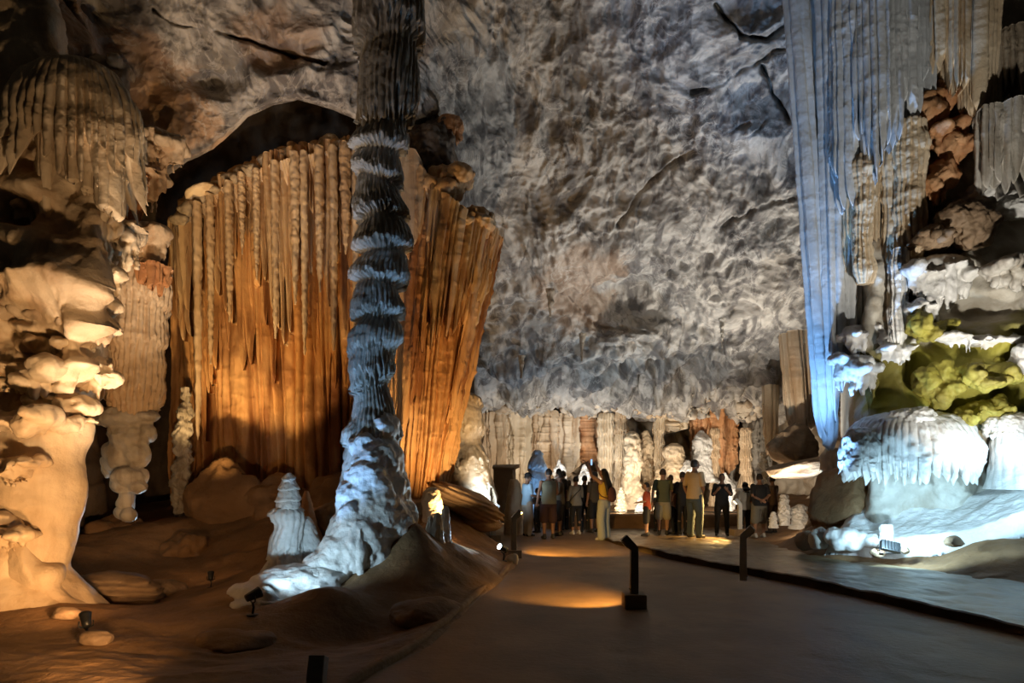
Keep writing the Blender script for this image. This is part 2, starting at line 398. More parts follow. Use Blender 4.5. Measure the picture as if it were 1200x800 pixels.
def rbf(pts, vals, eps=1.0, lin=True):
    A = np.asarray(pts, float); v = np.asarray(vals, float); n = len(A)
    D = np.sqrt(((A[:, None] - A[None]) ** 2).sum(-1) + eps ** 2)
    Q = np.concatenate([np.ones((n, 1)), A], 1)
    M = np.block([[D + 1e-6 * np.eye(n), Q], [Q.T, np.zeros((3, 3))]])
    w = np.linalg.solve(M, np.concatenate([v, np.zeros(3)]))
    def f(X, Y):
        sh = X.shape; X = X.ravel(); Y = Y.ravel(); out = w[n] + w[n + 1] * X + w[n + 2] * Y
        for i in range(n): out = out + w[i] * np.sqrt((X - A[i, 0]) ** 2 + (Y - A[i, 1]) ** 2 + eps ** 2)
        return out.reshape(sh)
    return f
def groove(PX, PY, line, width, depth, jit=7.0):
    a_ = np.stack([PX / 38, PY / 38, PX * 0 + line[0][0]], -1); b_ = a_ + 31.7
    PX = PX + jit * fbm(a_, 1, 4, 7); PY = PY + jit * fbm(b_, 1, 4, 8)
    depth = depth * sstep(-.28, .12, fbm(a_ * .6, 1, 3, 9))
    """a crack along a polyline of pixels on a shell"""
    best = np.full(PX.shape, 1e9)
    for (ax, ay), (bx, by) in zip(line[:-1], line[1:]):
        t = np.clip(((PX - ax) * (bx - ax) + (PY - ay) * (by - ay)) / ((bx - ax) ** 2 + (by - ay) ** 2), 0, 1)
        best = np.minimum(best, np.hypot(PX - ax - t * (bx - ax), PY - ay - t * (by - ay)))
    w = width * (0.6 + .5 * n1(PX * .05 + PY * .04, 3))
    return -depth * np.exp(-(best / np.maximum(w, .4)) ** 2)
def bumps(PX, PY, lst):
    out = 0
    for (cx, cy, rx, ry, h) in lst:
        q = ((PX - cx) / rx) ** 2 + ((PY - cy) / ry) ** 2
        out = out + h * np.exp(-q * 1.4)
    return out

# ------------------------------------------------------------------ ceiling
cd = [(-300,-450,9),(100,-450,9.5),(600,-450,10.5),(1100,-450,10.5),(-300,-150,10),(100,-150,10.5),(350,-150,11),(600,-150,13),(850,-150,13.5),(1150,-150,13),
      (-300,100,10.5),(20,20,10.4),(100,60,11.2),(200,0,11.6),(200,120,12.2),(300,60,12.2),(350,112,12.6),(420,30,12.8),(420,140,13.2),(185,200,12.3),(500,20,14.2),(500,150,15.2),
      (600,0,15),(750,0,15.2),(900,0,15),(600,100,16.3),(750,100,16.4),(900,100,16),(600,200,17.6),(750,200,17.8),(920,200,17),(580,300,19),(680,330,19.8),(760,320,20),(920,300,18.5),
      (560,400,21),(640,390,21.3),(720,370,21),(740,410,21.2),(820,400,21.8),(920,390,20.6),(560,440,22.5),(650,440,22.5),(760,432,22.2),(850,440,22.6),(940,430,22),(560,470,24.2),(650,475,24.5),(760,480,25),(850,480,25),(940,470,24.5),(1120,400,19),(1120,100,15),(1120,480,22)]
fc = rbf([c[:2] for c in cd], [c[2] for c in cd], 60)
nu, nv = int(820 * QUAL), int(640 * QUAL)
px = np.concatenate([np.linspace(-300, -20, int(nu * .06)), np.linspace(-15, 1110, int(nu * .94))])
low = np.interp(px, [-300, 150, 170, 185, 215, 250, 270, 290, 320, 350, 390, 425, 480, 500, 530, 560, 1110], [250, 250, 215, 200, 185, 168, 150, 130, 116, 110, 122, 138, 150, 200, 330, 482, 490])
v = np.concatenate([np.linspace(0, .25, int(nv * .14)), np.linspace(.25, 1, int(nv * .86) + 1)[1:]])
top = -450
PXg = px[None].repeat(len(v), 0); PYg = top + (low - top)[None] * v[:, None]
Dg = fc(PXg, PYg)
G = np.stack([(PXg - 600) / FPX * Dg, Dg, CAMH + (HORIZON - PYg) / FPX * Dg], -1)
Nn = face_to(grid_normals(G), G, (0, 2, 2))
warp = G + .9 * np.stack([fbm(G, .35, 3, 1), fbm(G, .35, 3, 2), fbm(G, .35, 3, 3)], -1)
fold = ridged(aniso(warp, 1, .8, 1.3), .32, 5, 11)
pits = worley(aniso(warp, 1, .55, 1), 1.15, 4)
pit2 = worley(aniso(warp, 1, .6, 1), 2.6, 9)
lowband = sstep(385, 430, PYg) * sstep(560, 600, PXg + 60)
pm = sstep(-.25, .3, fbm(G, .33, 3, 8)); pm2 = sstep(-.2, .25, fbm(G, .45, 3, 18))
pit3 = worley(aniso(warp, 1, .7, 1.1), 4.6, 19)
dsp = .6 * fbm(G, .16, 3, 5) + .42 * (fold - .45) - .30 * pm * sstep(.5, .1, pits) - .13 * pm2 * sstep(.5, .12, pit2) - .04 * (1 - pm) * sstep(.5, .15, pit3) + .16 * (ridged(aniso(warp, 1.3, .45, .8), 1.5, 3, 25) - .5) + .17 * fbm(warp, 1.5, 5, 21) + .12 * (ridged(warp, 1.1, 4, 23) - .5)
dsp = dsp + lowband * (1.0 * np.abs(fbm(G, .6, 3, 31)) + .5 * ridged(warp, .75, 4, 33) - .45)
# ledges, hollows and cracks that the photograph shows
dsp += bumps(PXg, PYg, [(40, 45, 75, 35, 1.0), (15, 90, 60, 35, .7), (120, 20, 30, 45, -.5), (640, 350, 45, 30, .35), (745, 355, 60, 35, -.9), (800, 440, 60, 16, -.7), (860, 330, 90, 40, .4),
                         (700, 240, 90, 40, -.3), (560, 60, 50, 60, .35), (245, 95, 30, 18, -.5), (340, 90, 50, 14, .35), (470, 60, 30, 40, -.4), (655, 452, 40, 9, -.6), (870, 35, 40, 30, .5), (880, 150, 40, 30, .3)])
for ln_, w_, d_ in [([(838, 5), (865, 35), (900, 42), (920, 30)], 3.5, .55), ([(810, 105), (850, 95), (905, 62), (925, 60)], 3, .5), ([(720, 270), (765, 215), (830, 165), (880, 140)], 3.5, .35),
                    ([(850, 165), (890, 150), (905, 130)], 2.5, .35), ([(895, 80), (905, 115), (925, 140)], 3.5, .5), ([(180, 12), (205, 30), (260, 38), (330, 60), (380, 75)], 3.5, .4), ([(82, 0), (98, 40), (108, 85)], 5, .6),
                    ([(600, 330), (640, 345), (700, 380), (760, 390)], 4, .2), ([(845, 270), (890, 240), (930, 235)], 3, .3)]:
    dsp += groove(PXg, PYg, ln_, w_, d_)
# the lip above the hollow is broken and ragged
lipz = sstep(.93, 1, PYg / np.maximum(low[None], 1)) * (PXg < 500)
dsp += lipz * .25 * fbm(G, 1.4, 4, 41)
G = G + Nn * dsp[..., None]
E = []
for q, (dd, dz) in enumerate([(.4, .10), (1.0, .5), (1.8, 1.3), (2.4, 2.6)]):
    R_ = G[-1].copy(); R_[:, 1] += dd; R_[:, 2] += dz; R_[:, 0] *= (1 + dd / R_[:, 1] * .9); E.append(R_)
G = np.concatenate([G, np.array(E)])
struct(shell_obj('ceiling', G, M_CEIL))

# dark hollow behind and above the flowstone curtains
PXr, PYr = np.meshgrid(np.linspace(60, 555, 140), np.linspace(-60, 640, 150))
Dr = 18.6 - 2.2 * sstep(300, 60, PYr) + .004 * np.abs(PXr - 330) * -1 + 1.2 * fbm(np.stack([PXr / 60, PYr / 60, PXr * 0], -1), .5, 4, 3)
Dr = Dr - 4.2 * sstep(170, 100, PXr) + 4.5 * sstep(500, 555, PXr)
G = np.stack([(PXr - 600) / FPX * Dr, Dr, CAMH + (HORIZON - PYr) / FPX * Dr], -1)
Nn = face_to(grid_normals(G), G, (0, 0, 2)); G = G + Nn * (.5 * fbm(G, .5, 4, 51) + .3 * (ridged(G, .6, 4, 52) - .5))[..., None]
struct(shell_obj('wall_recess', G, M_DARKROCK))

# ------------------------------------------------------------------ left wall
PYl = np.linspace(-350, 760, int(420 * QUAL)); ul = np.linspace(0, 1, int(300 * QUAL))
edge = np.interp(PYl, [-350, -60, 0, 60, 110, 160, 200, 250, 300, 330, 380, 440, 470, 480, 492, 540, 600, 650, 690, 720, 760], [70, 80, 85, 92, 112, 150, 152, 150, 156, 142, 130, 132, 122, 96, 100, 92, 88, 80, 92, 128, 130])
PXl = -330 + (edge[:, None] + 330) * ul[None] ** .8; PYg = PYl[:, None].repeat(len(ul), 1)
Dl = 8.55 + .0012 * (PXl + 100) - .35 * sstep(520, 720, PYg) + .9 * sstep(150, -100, PYg) - .35 * sstep(240, 300, PYg) * sstep(500, 460, PYg)
Dl = Dl + 3.5 * sstep(.88, 1.0, ul[None]) ** 2
G = np.stack([(PXl - 600) / FPX * Dl, Dl, CAMH + (HORIZON - PYg) / FPX * Dl], -1)
Nn = face_to(grid_normals(G), G, (0, 0, 3)); 
w3 = G + .35 * np.stack([fbm(G, .8, 3, 61), fbm(G, .8, 3, 62), fbm(G, .8, 3, 63)], -1)
zz = w3[..., 2] / .62 + .8 * fbm(G, .6, 2, 64); saw = zz - np.floor(zz)
lower = sstep(270, 330, PYg) * sstep(530, 480, PYg)
dsp = .35 * fbm(w3, .55, 4, 65) + .10 * (ridged(w3, 1.3, 4, 66) - .5) - .12 * np.clip(.4 - worley(w3, 2.4, 67), 0, 1) / .4 + lower * .30 * (np.minimum(saw ** 1.3, (1 - saw) * 5) - .4) * sstep(.86, .6, ul[None]) + lower * .30 * (ridged(w3, 1.1, 4, 69) - .5) + .05 * fbm(G, 4, 3, 68)
dsp *= (1 - .55 * sstep(520, 600, PYg))
dsp += bumps(PXl, PYg, [(15, 245, 26, 18, -.6), (60, 330, 60, 25, .45), (25, 300, 50, 40, .3), (30, 470, 60, 14, -.35), (8, 572, 14, 8, -.35), (50, 640, 7, 26, -.5), (0, 380, 25, 30, -.3), (20, 540, 30, 30, .3), (40, 225, 30, 25, .3),
                        (45, 400, 28, 10, -.6), (110, 380, 25, 20, .4), (110, 705, 30, 40, .2), (30, 660, 60, 40, .25), (75, 560, 30, 70, .25)])
G = G + Nn * (dsp * (1 - .6 * sstep(.9, 1, ul[None])))[..., None]
struct(shell_obj('wall_left', G, M_CREAMW))

# ------------------------------------------------------------------ right wall
PYr = np.linspace(-320, 640, int(400 * QUAL)); ur = np.linspace(0, 1, int(340 * QUAL))
edge = np.interp(PYr, [-320, 0, 350, 420, 480, 520, 560, 640], [985, 990, 995, 985, 985, 985, 992, 1000])
PXr = edge[:, None] + (1500 - edge[:, None]) * ur[None]; PYg = PYr[:, None].repeat(len(ur), 1)
Dr = 12.9 - .0026 * (PXr - 1000) - .5 * sstep(250, 330, PYg) + .25 * sstep(480, 540, PYg)
Dr = Dr + 3.2 * sstep(.07, 0.0, ur[None]) ** 2
G = np.stack([(PXr - 600) / FPX * Dr, Dr, CAMH + (HORIZON - PYg) / FPX * Dr], -1)
Nn = face_to(grid_normals(G), G, (0, 0, 3))
w3 = G + .4 * np.stack([fbm(G, .7, 3, 71), fbm(G, .7, 3, 72), fbm(G, .7, 3, 73)], -1)
dsp = .45 * fbm(w3, .5, 4, 75) + .2 * (ridged(w3, .9, 4, 76) - .5) - .16 * np.clip(.42 - worley(w3, 1.7, 77), 0, 1) / .42 + .06 * fbm(G, 3.5, 3, 78)
dsp += bumps(PXr, PYg, [(1105, 130, 24, 45, -.5), (1100, 240, 16, 26, -.7), (1120, 222, 30, 14, -.2), (1160, 240, 45, 25, .1), (1090, 280, 22, 8, .5), (1140, 268, 18, 16, .5), (1060, 345, 20, 10, -.4), (1150, 360, 40, 16, -.5),
                        (1170, 350, 30, 20, .4), (1100, 400, 15, 16, -.5), (1160, 405, 24, 20, .5), (1150, 440, 26, 22, .55), (1175, 455, 16, 18, -.5), (1110, 450, 20, 25, .3), (1075, 430, 14, 30, -.5), (1030, 450, 30, 25, -.6),
                        (1120, 480, 20, 14, -.4), (1180, 385, 25, 10, .3), (1190, 300, 20, 10, -.5), (1190, 130, 16, 60, -.2)])
G = G + Nn * (dsp * (1 - sstep(.06, 0, ur[None])))[..., None]
struct(shell_obj('wall_right', G, M_WALLR))

# ------------------------------------------------------------------ back wall of the far chamber
PXb, PYb = np.meshgrid(np.linspace(440, 1010, int(340 * QUAL)), np.linspace(430, 640, int(170 * QUAL)))
Db = 27.2 + 1.2 * fbm(np.stack([PXb / 50, PYb / 80, PXb * 0], -1), .6, 3, 81) - 2.5 * sstep(900, 960, PXb) - 2.5 * sstep(560, 480, PXb) - 3.2 * sstep(575, 625, PYb)
G = np.stack([(PXb - 600) / FPX * Db, Db, CAMH + (HORIZON - PYb) / FPX * Db], -1)
Nn = face_to(grid_normals(G), G, (0, 0, 2))
dsp = .5 * fbm(G, .5, 4, 82) + .35 * (ridged(G, .7, 4, 83) - .5) - .3 * np.clip(.45 - worley(G, .9, 84), 0, 1) / .45
dsp += bumps(PXb, PYb, [(770, 500, 14, 12, -1.2), (745, 540, 8, 30, -1.0), (755, 485, 20, 8, -.6), (905, 520, 10, 20, -.8), (680, 540, 16, 16, -.9), (875, 540, 14, 16, -1.0), (830, 560, 18, 8, -.8)])
G = G + Nn * dsp[..., None]
struct(shell_obj('wall_back', G, M_BACK))

# ------------------------------------------------------------------ ground
def path_left(y): return np.interp(y, [2, 5.4, 6.6, 9.1, 11, 12.6, 13.6, 15, 16.5, 19, 22], [-1.75, -1.2, -.82, -.45, -.12, .08, .05, -.25, -.55, -1.0, -1.2])
def plat_left(y): return np.interp(y, [2, 6.9, 9.2, 11.3, 13.2, 15, 17, 19, 22], [6.3, 5.2, 4.6, 3.8, 3.05, 2.6, 2.3, 2.2, 2.2])
PLAT = .12
def plat_z(y): return PLAT * sstep(20.5, 13.5, y) 
gp = []
for y in (2.5, 4, 5.4, 6.6, 8, 9.1, 11, 12.6, 14, 16.5, 19, 21):
    for dx in (0, 1.2, 2.6): gp.append((path_left(y) + dx, y, 0))
    gp += [(plat_left(y), y, 0)]
for y in (4, 6, 8, 10, 12): gp.append((5.6 + .1 * (12 - y), y, .03))
for (a, b, c) in [(400,700,8.3),(430,668,9.5),(458,628,9.9),(480,607,10.1),(500,622,10.3),(520,633,10.5),(545,646,10.9),(572,655,11.8),(540,634,12.6),(450,722,8.4),(480,745,7),(440,702,8.7),(500,682,9.1),(540,672,9.8),(400,640,11.4),(350,668,10.1),(300,708,8.7),(340,702,9.2),
                  (390,668,9.9),(200,692,10.5),(150,716,9.5),(100,747,7.2),(30,735,7.4),(230,642,12.5),(150,622,14),(250,600,14.2),(350,580,14.4),(440,590,14),(520,588,15),(535,615,13.8),(570,592,17),(300,655,11.6),(320,610,13),(180,610,13),
                  (-100,740,7.4),(-200,760,6.6),(60,700,8.6),(250,735,7.8),(330,745,7.6),(420,770,6.3),(250,790,5.8),(50,690,9.5),(-50,660,9.5),(400,730,8.0),(270,690,9.4),
                  (945,640,13.4),(985,652,12.2),(1040,655,11.8),(1090,664,11.0),(1200,684,9.6),(1100,652,11.3),(1200,622,11.4),(1200,650,10.4),(1320,620,11.2),(1400,690,8.6),(1150,640,11.0),(1000,630,12.8),(990,600,13.4),(1050,600,13.2),(1150,570,13),(1250,540,13),(1000,575,14.4),
                  (960,610,14.6),(940,628,15.5),(920,622,18.5),(1060,560,14),(1350,500,13),(590,615,19.6),(560,585,20),(900,605,22)]:
    gp.append(tuple(P(a, b, c)))
for x in (-7, -4, -1, 2, 5, 8): gp += [(x, 23.5, .35), (x, 26.5, .55)]
gp += [(-3, 2.5, 0), (-5, 4.5, .05), (-8, 5, .2), (-9, 9, .6), (8, 4, .1), (8, 7, .2), (-4.5, 17, 1.2), (-7, 16, 1.2), (-7, 20, .9), (-1.5, 21.5, .1), (1, 21.5, .1), (4, 21.5, .1)]
gp = np.array(gp)
fg = rbf(gp[:, :2], gp[:, 2], .5)
def inside_path(x, y): return sstep(0, .12, x - path_left(y)) * sstep(21.5, 21, y) * sstep(.9, .2, x - plat_left(y) - np.interp(y, [8, 12, 14, 20], [1.5, 2.2, 1.2, .6]) * 0)
def ground_z(x, y, noisy=True):
    x = np.asarray(x, float); y = np.asarray(y, float)
    z = fg(x, y)
    ip = np.maximum(inside_path(x, y), sstep(.35, .7, x - plat_left(y)) * sstep(13.8, 13, y) * sstep(10.2, 9.7, x + .35 * y) ) 
    if noisy:
        Q = np.stack([x, y, z], -1)
        z = z + (.07 * fbm(Q, .9, 5, 91) + .09 * (ridged(aniso(Q, .7, 1.2, 1), .8, 3, 92) - .5) * sstep(.02, .3, np.abs(z) + .1)) * (1 - ip) 
    return np.where(ip > 0, z * (1 - ip) + ip * np.minimum(z, -.06), z)
ys = 2.2 * (29 / 2.2) ** np.linspace(0, 1, int(520 * QUAL)); us = np.linspace(-1.25, 1.25, int(620 * QUAL))
Yg = ys[:, None].repeat(len(us), 1); Xg = us[None] * (Yg * .78 + 1.5)
G = np.stack([Xg, Yg, ground_z(Xg, Yg)], -1)
struct(shell_obj('floor', G, M_DIRT))

# path slab
ys = np.concatenate([np.linspace(2, 16, 160), np.linspace(16, 21.3, 50)[1:]]); t = np.linspace(0, 1, 140)
Xg = path_left(ys)[:, None] * (1 - t) + (plat_left(ys)[:, None] + .25) * t; Yg = ys[:, None].repeat(len(t), 1)
Q = np.stack([Xg, Yg, Xg * 0], -1)
Z = .012 * fbm(Q, 1.2, 4, 95) - .02 * np.maximum(0, ridged(Q, .8, 3, 96) - .75) * 3 * (Xg > .5)
Z[:, :1] -= .0
struct(shell_obj('path', np.stack([Xg, Yg, Z], -1), M_PATH, back=(0, 0, -.18)))
# kerb at the path's left edge
kx = path_left(ys) - .05; G = []
for dx, dz in ((-.06, -.1), (-.06, .045), (-.04, .06), (.0, .06), (.02, .045), (.02, -.05)):
    G.append(np.stack([kx + dx + .015 * n1(ys * 3, 4), ys, ys * 0 + dz + .012 * n1(ys * 2, 5)], -1))
struct(shell_obj('path_kerb', np.array(G)[:, ys < 16.4], M_DIRT))
# stone-paved terrace on the right, one step up
M_PAVE = stone('paving stones', (.13, .09, .045), (.21, .15, .08), (.08, .055, .03), scale=1.2, streak=(3, 2, 1), smix=.5, bump=.35, bscale=16, rough=.38, spec=.6, bdist=.015)
ys = 4.0 * (20.5 / 4.0) ** np.linspace(0, 1, 460); t = np.linspace(0, 1, 330)
wid = np.interp(ys, [4, 9, 11, 12.2, 13.5, 15, 18, 20.5], [4.2, 2.9, 2.6, 2.6, 2.9, 3.2, 3.6, 4])
Xg = plat_left(ys)[:, None] + wid[:, None] * t; Yg = ys[:, None].repeat(len(t), 1)
Q = np.stack([Xg, Yg * .75, Xg * 0], -1); wv = worley(Q, 2.9, 97)
Z = plat_z(Yg) + .012 - .05 * np.clip(wv - .42, 0, 1) + .018 * fbm(Q, 3, 3, 98) + .02 * fbm(Q, .6, 2, 99)
Gt = np.stack([Xg, Yg, Z], -1); Gt[:, 0, 2] -= .02
struct(shell_obj('terrace', Gt, M_PAVE, back=(0, 0, -.3)))
def surf_z(x, y):
    z = float(ground_z(np.array([x]), np.array([y]))[0])
    if path_left(y) <= x <= plat_left(y) + .2: z = max(z, 0.0)
    if plat_left(y) <= x <= plat_left(y) + np.interp(y, [4, 9, 11, 12.2, 13.5, 15, 18, 20.5], [4.2, 2.9, 2.6, 2.6, 2.9, 3.2, 3.6, 4]) and 4 < y < 20.5: z = max(z, float(plat_z(np.array(y))) + .012)
    return z
# ------------------------------------------------------------------ stones of the formations
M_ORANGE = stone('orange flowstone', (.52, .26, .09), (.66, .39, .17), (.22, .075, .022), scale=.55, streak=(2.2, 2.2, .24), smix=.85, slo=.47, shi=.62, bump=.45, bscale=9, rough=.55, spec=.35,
    extra=[((.42, .30, .18), tuple(P(320, 200, 15)), (5, 4, 1.6), .7), ((.13, .04, .015), tuple(P(266, 385, 15)), (.42, 2, .9), .5), ((.13, .04, .015), tuple(P(385, 500, 15)), (.55, 2, 1.3), .55), ((.15, .045, .015), tuple(P(330, 440, 15)), (.3, 2, .5), .5)])  # dark red patches: part mineral stain, part curtain shadow painted into the colour
M_TAN = stone('tan flowstone', (.52, .38, .24), (.66, .52, .36), (.36, .20, .09), scale=.6, streak=(4, 4, .3), smix=.6, slo=.48, shi=.66, bump=.4, bscale=9, rough=.55)
M_TANO = stone('tan to orange flowstone', (.52, .32, .15), (.64, .46, .27), (.36, .16, .06), scale=.6, streak=(4, 4, .3), smix=.7, slo=.46, shi=.64, bump=.4, bscale=9, rough=.55)
M_CREAM = stone('cream flowstone', (.56, .43, .28), (.70, .57, .40), (.38, .25, .13), scale=1.0, streak=(4, 4, .6), smix=.4, bump=.4, bscale=10, rough=.5, spec=.4)
M_WHITE = stone('white calcite', (.58, .56, .52), (.72, .70, .67), (.36, .33, .28), scale=1.3, streak=(4, 4, .8), smix=.45, slo=.52, shi=.72, bump=.45, bscale=12, rough=.45, spec=.45)
M_GREYCOL = stone('grey banded dripstone', (.38, .34, .28), (.56, .52, .46), (.20, .15, .10), scale=1.2, streak=(5, 5, .5), smix=.55, slo=.48, shi=.68, bump=.4, bscale=14, rough=.5, spec=.4)
M_UPCOL = stone('brown fluted dripstone', (.30, .24, .17), (.42, .35, .26), (.16, .12, .085), scale=1.2, streak=(6, 6, .4), smix=.6, bump=.4, bscale=12, rough=.55)
M_BLUEW = stone('pale wet drapery', (.55, .57, .58), (.68, .69, .69), (.36, .36, .36), scale=.7, streak=(5, 5, .2), smix=.45, slo=.5, shi=.7, bump=.35, bscale=9, rough=.45, spec=.4)
M_RUST = stone('rust stained stone', (.50, .24, .10), (.60, .34, .17), (.30, .12, .05), scale=1.5, streak=(4, 4, .6), smix=.5, bump=.5, bscale=12)
M_BROWN = stone('brown boulder', (.22, .145, .085), (.32, .22, .135), (.14, .09, .05), scale=1.2, streak=(2, 2, 5), smix=.5, bump=.55, bscale=10, rough=.65)
M_GREEN = stone('algae stained stone', (.30, .26, .04), (.38, .33, .07), (.18, .14, .04), scale=1.2, streak=(3, 3, .8), smix=.5, bump=.5, bscale=10, rough=.6)

# ------------------------------------------------------------------ the two orange curtains
t = thing('flowstone_curtain', 'broad orange and tan flowstone curtain with long vertical pleats, left of the banded column', 'flowstone curtain', P(315, 590, 15.2))
CT = [(208, 262, 16.0), (225, 240, 15.6), (262, 214, 15.5), (300, 196, 15.4), (340, 180, 15.3), (385, 172, 15.3), (425, 165, 15.6)]
def off(L, dy, dd): return [(x, y + dy, d - dd) for x, y, d in L]
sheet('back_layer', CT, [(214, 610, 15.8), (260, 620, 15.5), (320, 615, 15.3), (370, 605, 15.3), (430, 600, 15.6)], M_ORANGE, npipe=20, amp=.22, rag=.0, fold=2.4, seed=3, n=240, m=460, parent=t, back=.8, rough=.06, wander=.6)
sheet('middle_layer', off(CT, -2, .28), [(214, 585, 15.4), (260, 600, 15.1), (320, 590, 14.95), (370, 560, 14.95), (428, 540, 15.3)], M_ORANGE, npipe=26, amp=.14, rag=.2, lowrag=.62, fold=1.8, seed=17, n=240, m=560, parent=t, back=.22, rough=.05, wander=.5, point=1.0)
sheet('front_layer', off(CT, -4, .55), [(214, 480, 15.1), (260, 470, 14.8), (320, 440, 14.7), (370, 430, 14.7), (428, 440, 15.0)], M_TANO, npipe=34, amp=.13, rag=.32, lowrag=.66, fold=1.8, seed=29, n=220, m=640, parent=t, back=.2, rough=.04, wander=.4, point=1.1)
rs = random.Random(5)
for i, (a, y0, y1, wd, dd) in enumerate([(231, 236, 520, 9, .8), (246, 228, 430, 8, .75), (268, 214, 380, 9, .85), (300, 200, 330, 8, .9), (322, 190, 400, 9, .95), (345, 180, 360, 10, 1.0), (356, 178, 420, 9, .9), (374, 174, 345, 11, 1.0), (390, 172, 415, 10, 1.05), (404, 170, 300, 12, 1.0), (416, 166, 420, 9, .8), (283, 206, 300, 8, .9)]):
    stalag('pleat', [(y0 - 4, a - wd * .5, a + wd * .5), (y0 + 20, a - wd * .5, a + wd * .55), ((y0 + y1) / 2, a - wd * .42 + 1, a + wd * .42 + 1), (y1 - 30, a - wd * .3 + 1, a + wd * .3 + 1), (y1, a - .6 + 1, a + .6 + 1)], 15.35 - dd * .9, M_TAN, 20 + i, n=110, m=26, depth=1.6, lump=.5, rough=.02, parent=t)
sheet('top_fringe', off(CT, 6, .75), [(212, 285, 15.2), (262, 258, 15.0), (320, 232, 14.9), (370, 216, 14.8), (428, 208, 15.0)], M_TAN, npipe=64, amp=.05, rag=.7, seed=8, n=60, m=520, parent=t, back=.5, point=.5)
rc = random.Random(12)
blob_chain('cap_rock', [(float(np.interp(u, [0, 1], [212, 424])), float(np.interp(212 + 212 * u, [c[0] for c in CT], [c[1] for c in CT])) + rc.uniform(-3, 5), 14.75 + rc.uniform(-.15, .25), rc.uniform(7, 13), rc.uniform(.35, .7)) for u in np.linspace(0, 1, 30)], M_UPCOL, 14, t, .026, .12)
rock('pale_ledge', P(238, 227, 14.75), (.42, .4, .10), M_CREAM, 4, 4, parent=t, rot=(0, -.4, 0))

t = thing('flowstone_curtain', 'tall orange flowstone curtain right of the banded column, broken at its top', 'flowstone curtain', P(515, 590, 14.6))
CR = [(462, 180, 15.0), (480, 182, 14.6), (500, 205, 14.5), (520, 232, 14.4), (545, 250, 14.5), (568, 262, 14.7), (583, 284, 15.6)]
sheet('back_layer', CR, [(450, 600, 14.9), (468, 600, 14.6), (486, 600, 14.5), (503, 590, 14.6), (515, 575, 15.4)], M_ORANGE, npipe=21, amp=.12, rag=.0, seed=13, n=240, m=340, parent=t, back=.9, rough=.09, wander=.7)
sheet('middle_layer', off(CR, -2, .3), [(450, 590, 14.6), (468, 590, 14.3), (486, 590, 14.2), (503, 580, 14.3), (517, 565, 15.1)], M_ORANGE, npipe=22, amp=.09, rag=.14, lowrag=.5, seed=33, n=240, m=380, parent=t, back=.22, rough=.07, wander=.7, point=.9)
sheet('front_layer', off(CR, -4, .5), [(455, 440, 14.5), (476, 450, 14.1), (498, 470, 14.0), (520, 460, 14.1), (545, 440, 14.9)], M_TANO, npipe=24, amp=.08, rag=.3, lowrag=.6, seed=47, n=220, m=420, parent=t, back=.2, rough=.06, wander=.6, point=1.0)
melt('broken_rim', (497, 546, 192, 236), 14.4, 8, 401, M_TANO, 10, 16, .8, .5, .026, .16, parent=t)
melt('broken_rim', (534, 582, 240, 276), 14.4, 8, 402, M_TANO, 10, 14, .8, .45, .026, .16, parent=t)
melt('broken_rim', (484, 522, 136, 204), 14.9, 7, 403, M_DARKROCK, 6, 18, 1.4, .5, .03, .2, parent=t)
sheet('pale_sheet', [(468, 172, 14.2), (484, 178, 14.1), (500, 205, 14.2)], [(466, 300, 14.2), (480, 310, 14.1), (494, 290, 14.25)], M_TAN, npipe=2, amp=.03, rag=.1, seed=5, n=80, m=50, back=.2, parent=t, bulge=.15)

# ------------------------------------------------------------------ the banded column
t = thing('cave_column', 'tall banded dripstone column lit blue white, reaching from mound to ceiling', 'dripstone column', P(440, 690, 10.3))
G, D, r, th = sil_grid([(-160, 396, 512), (-60, 408, 502), (20, 420, 494), (90, 422, 488), (140, 424, 481), (162, 426, 476)], 10.5, 170, 220)
f, k, u = flute(th / (2 * PI) * 30 + .5 * n1(G[..., 2] * 1.2, 3) + .8 * n1(th * 2, 7), 3)
G = G + D * (.075 * (f - .6) * (.5 + h1(k, 4)) + tier_disp(G, th, 1.3, .12, 14, drip=.45, nfl=34) + .03 * fbm(G, 5, 3, 2))[..., None]
hang = np.zeros_like(f); hang[-1] = 1; hang[-2] = .7; hang[-3] = .3
G[..., 2] -= hang * (h1(k, 9) * .22 * f)
ring_obj('hanging_column', G[::-1], M_UPCOL, t)
G, D, r, th = sil_grid([(148, 420, 478), (165, 414, 474), (190, 417, 470), (235, 419, 468), (262, 418, 479), (300, 420, 478), (318, 416, 473), (348, 417, 470), (372, 415, 470), (392, 410, 468), (420, 414, 458), (450, 415, 458), (490, 414, 461), (505, 409, 469), (525, 404, 468), (548, 402, 470), (575, 404, 474), (600, 402, 478), (640, 396, 476), (690, 380, 480)], 10.5, 420, 260)
wt = sstep(5.75, 6.3, G[..., 2]) * 1.0
tiers = tier_disp(G, th, .5, .15, 24, tilt=.9, drip=.35, nfl=40) * sstep(3.0, 4.4, G[..., 2])
tiers += tier_disp(G, th, 1.0, .12, 31, tilt=.8, drip=.4, nfl=26) * sstep(4.6, 3.2, G[..., 2])
G = G + D * (tiers * sstep(.9, 1.4, G[..., 2]) + .09 * fbm(G, 2.2, 4, 5) + .05 * sstep(3.2, 2.2, G[..., 2]) * fbm(G, 4, 3, 6) + .035 * (flute(th / (2 * PI) * 30 + .6 * n1(G[..., 2] * 2, 8))[0] - .6))[..., None]
ring_obj('shaft', G[::-1], M_GREYCOL, t)
ribs = [(388 + i * 6.6 + (i % 3 - 1) * 1.6, 650 + (i % 4) * 3 - abs(i - 4) * 1.5, 9.40 + (i - 4) ** 2 * .012, 4.2 + (i % 3) * .8, 4.5 + (i % 2) * 1.5) for i in range(9)]
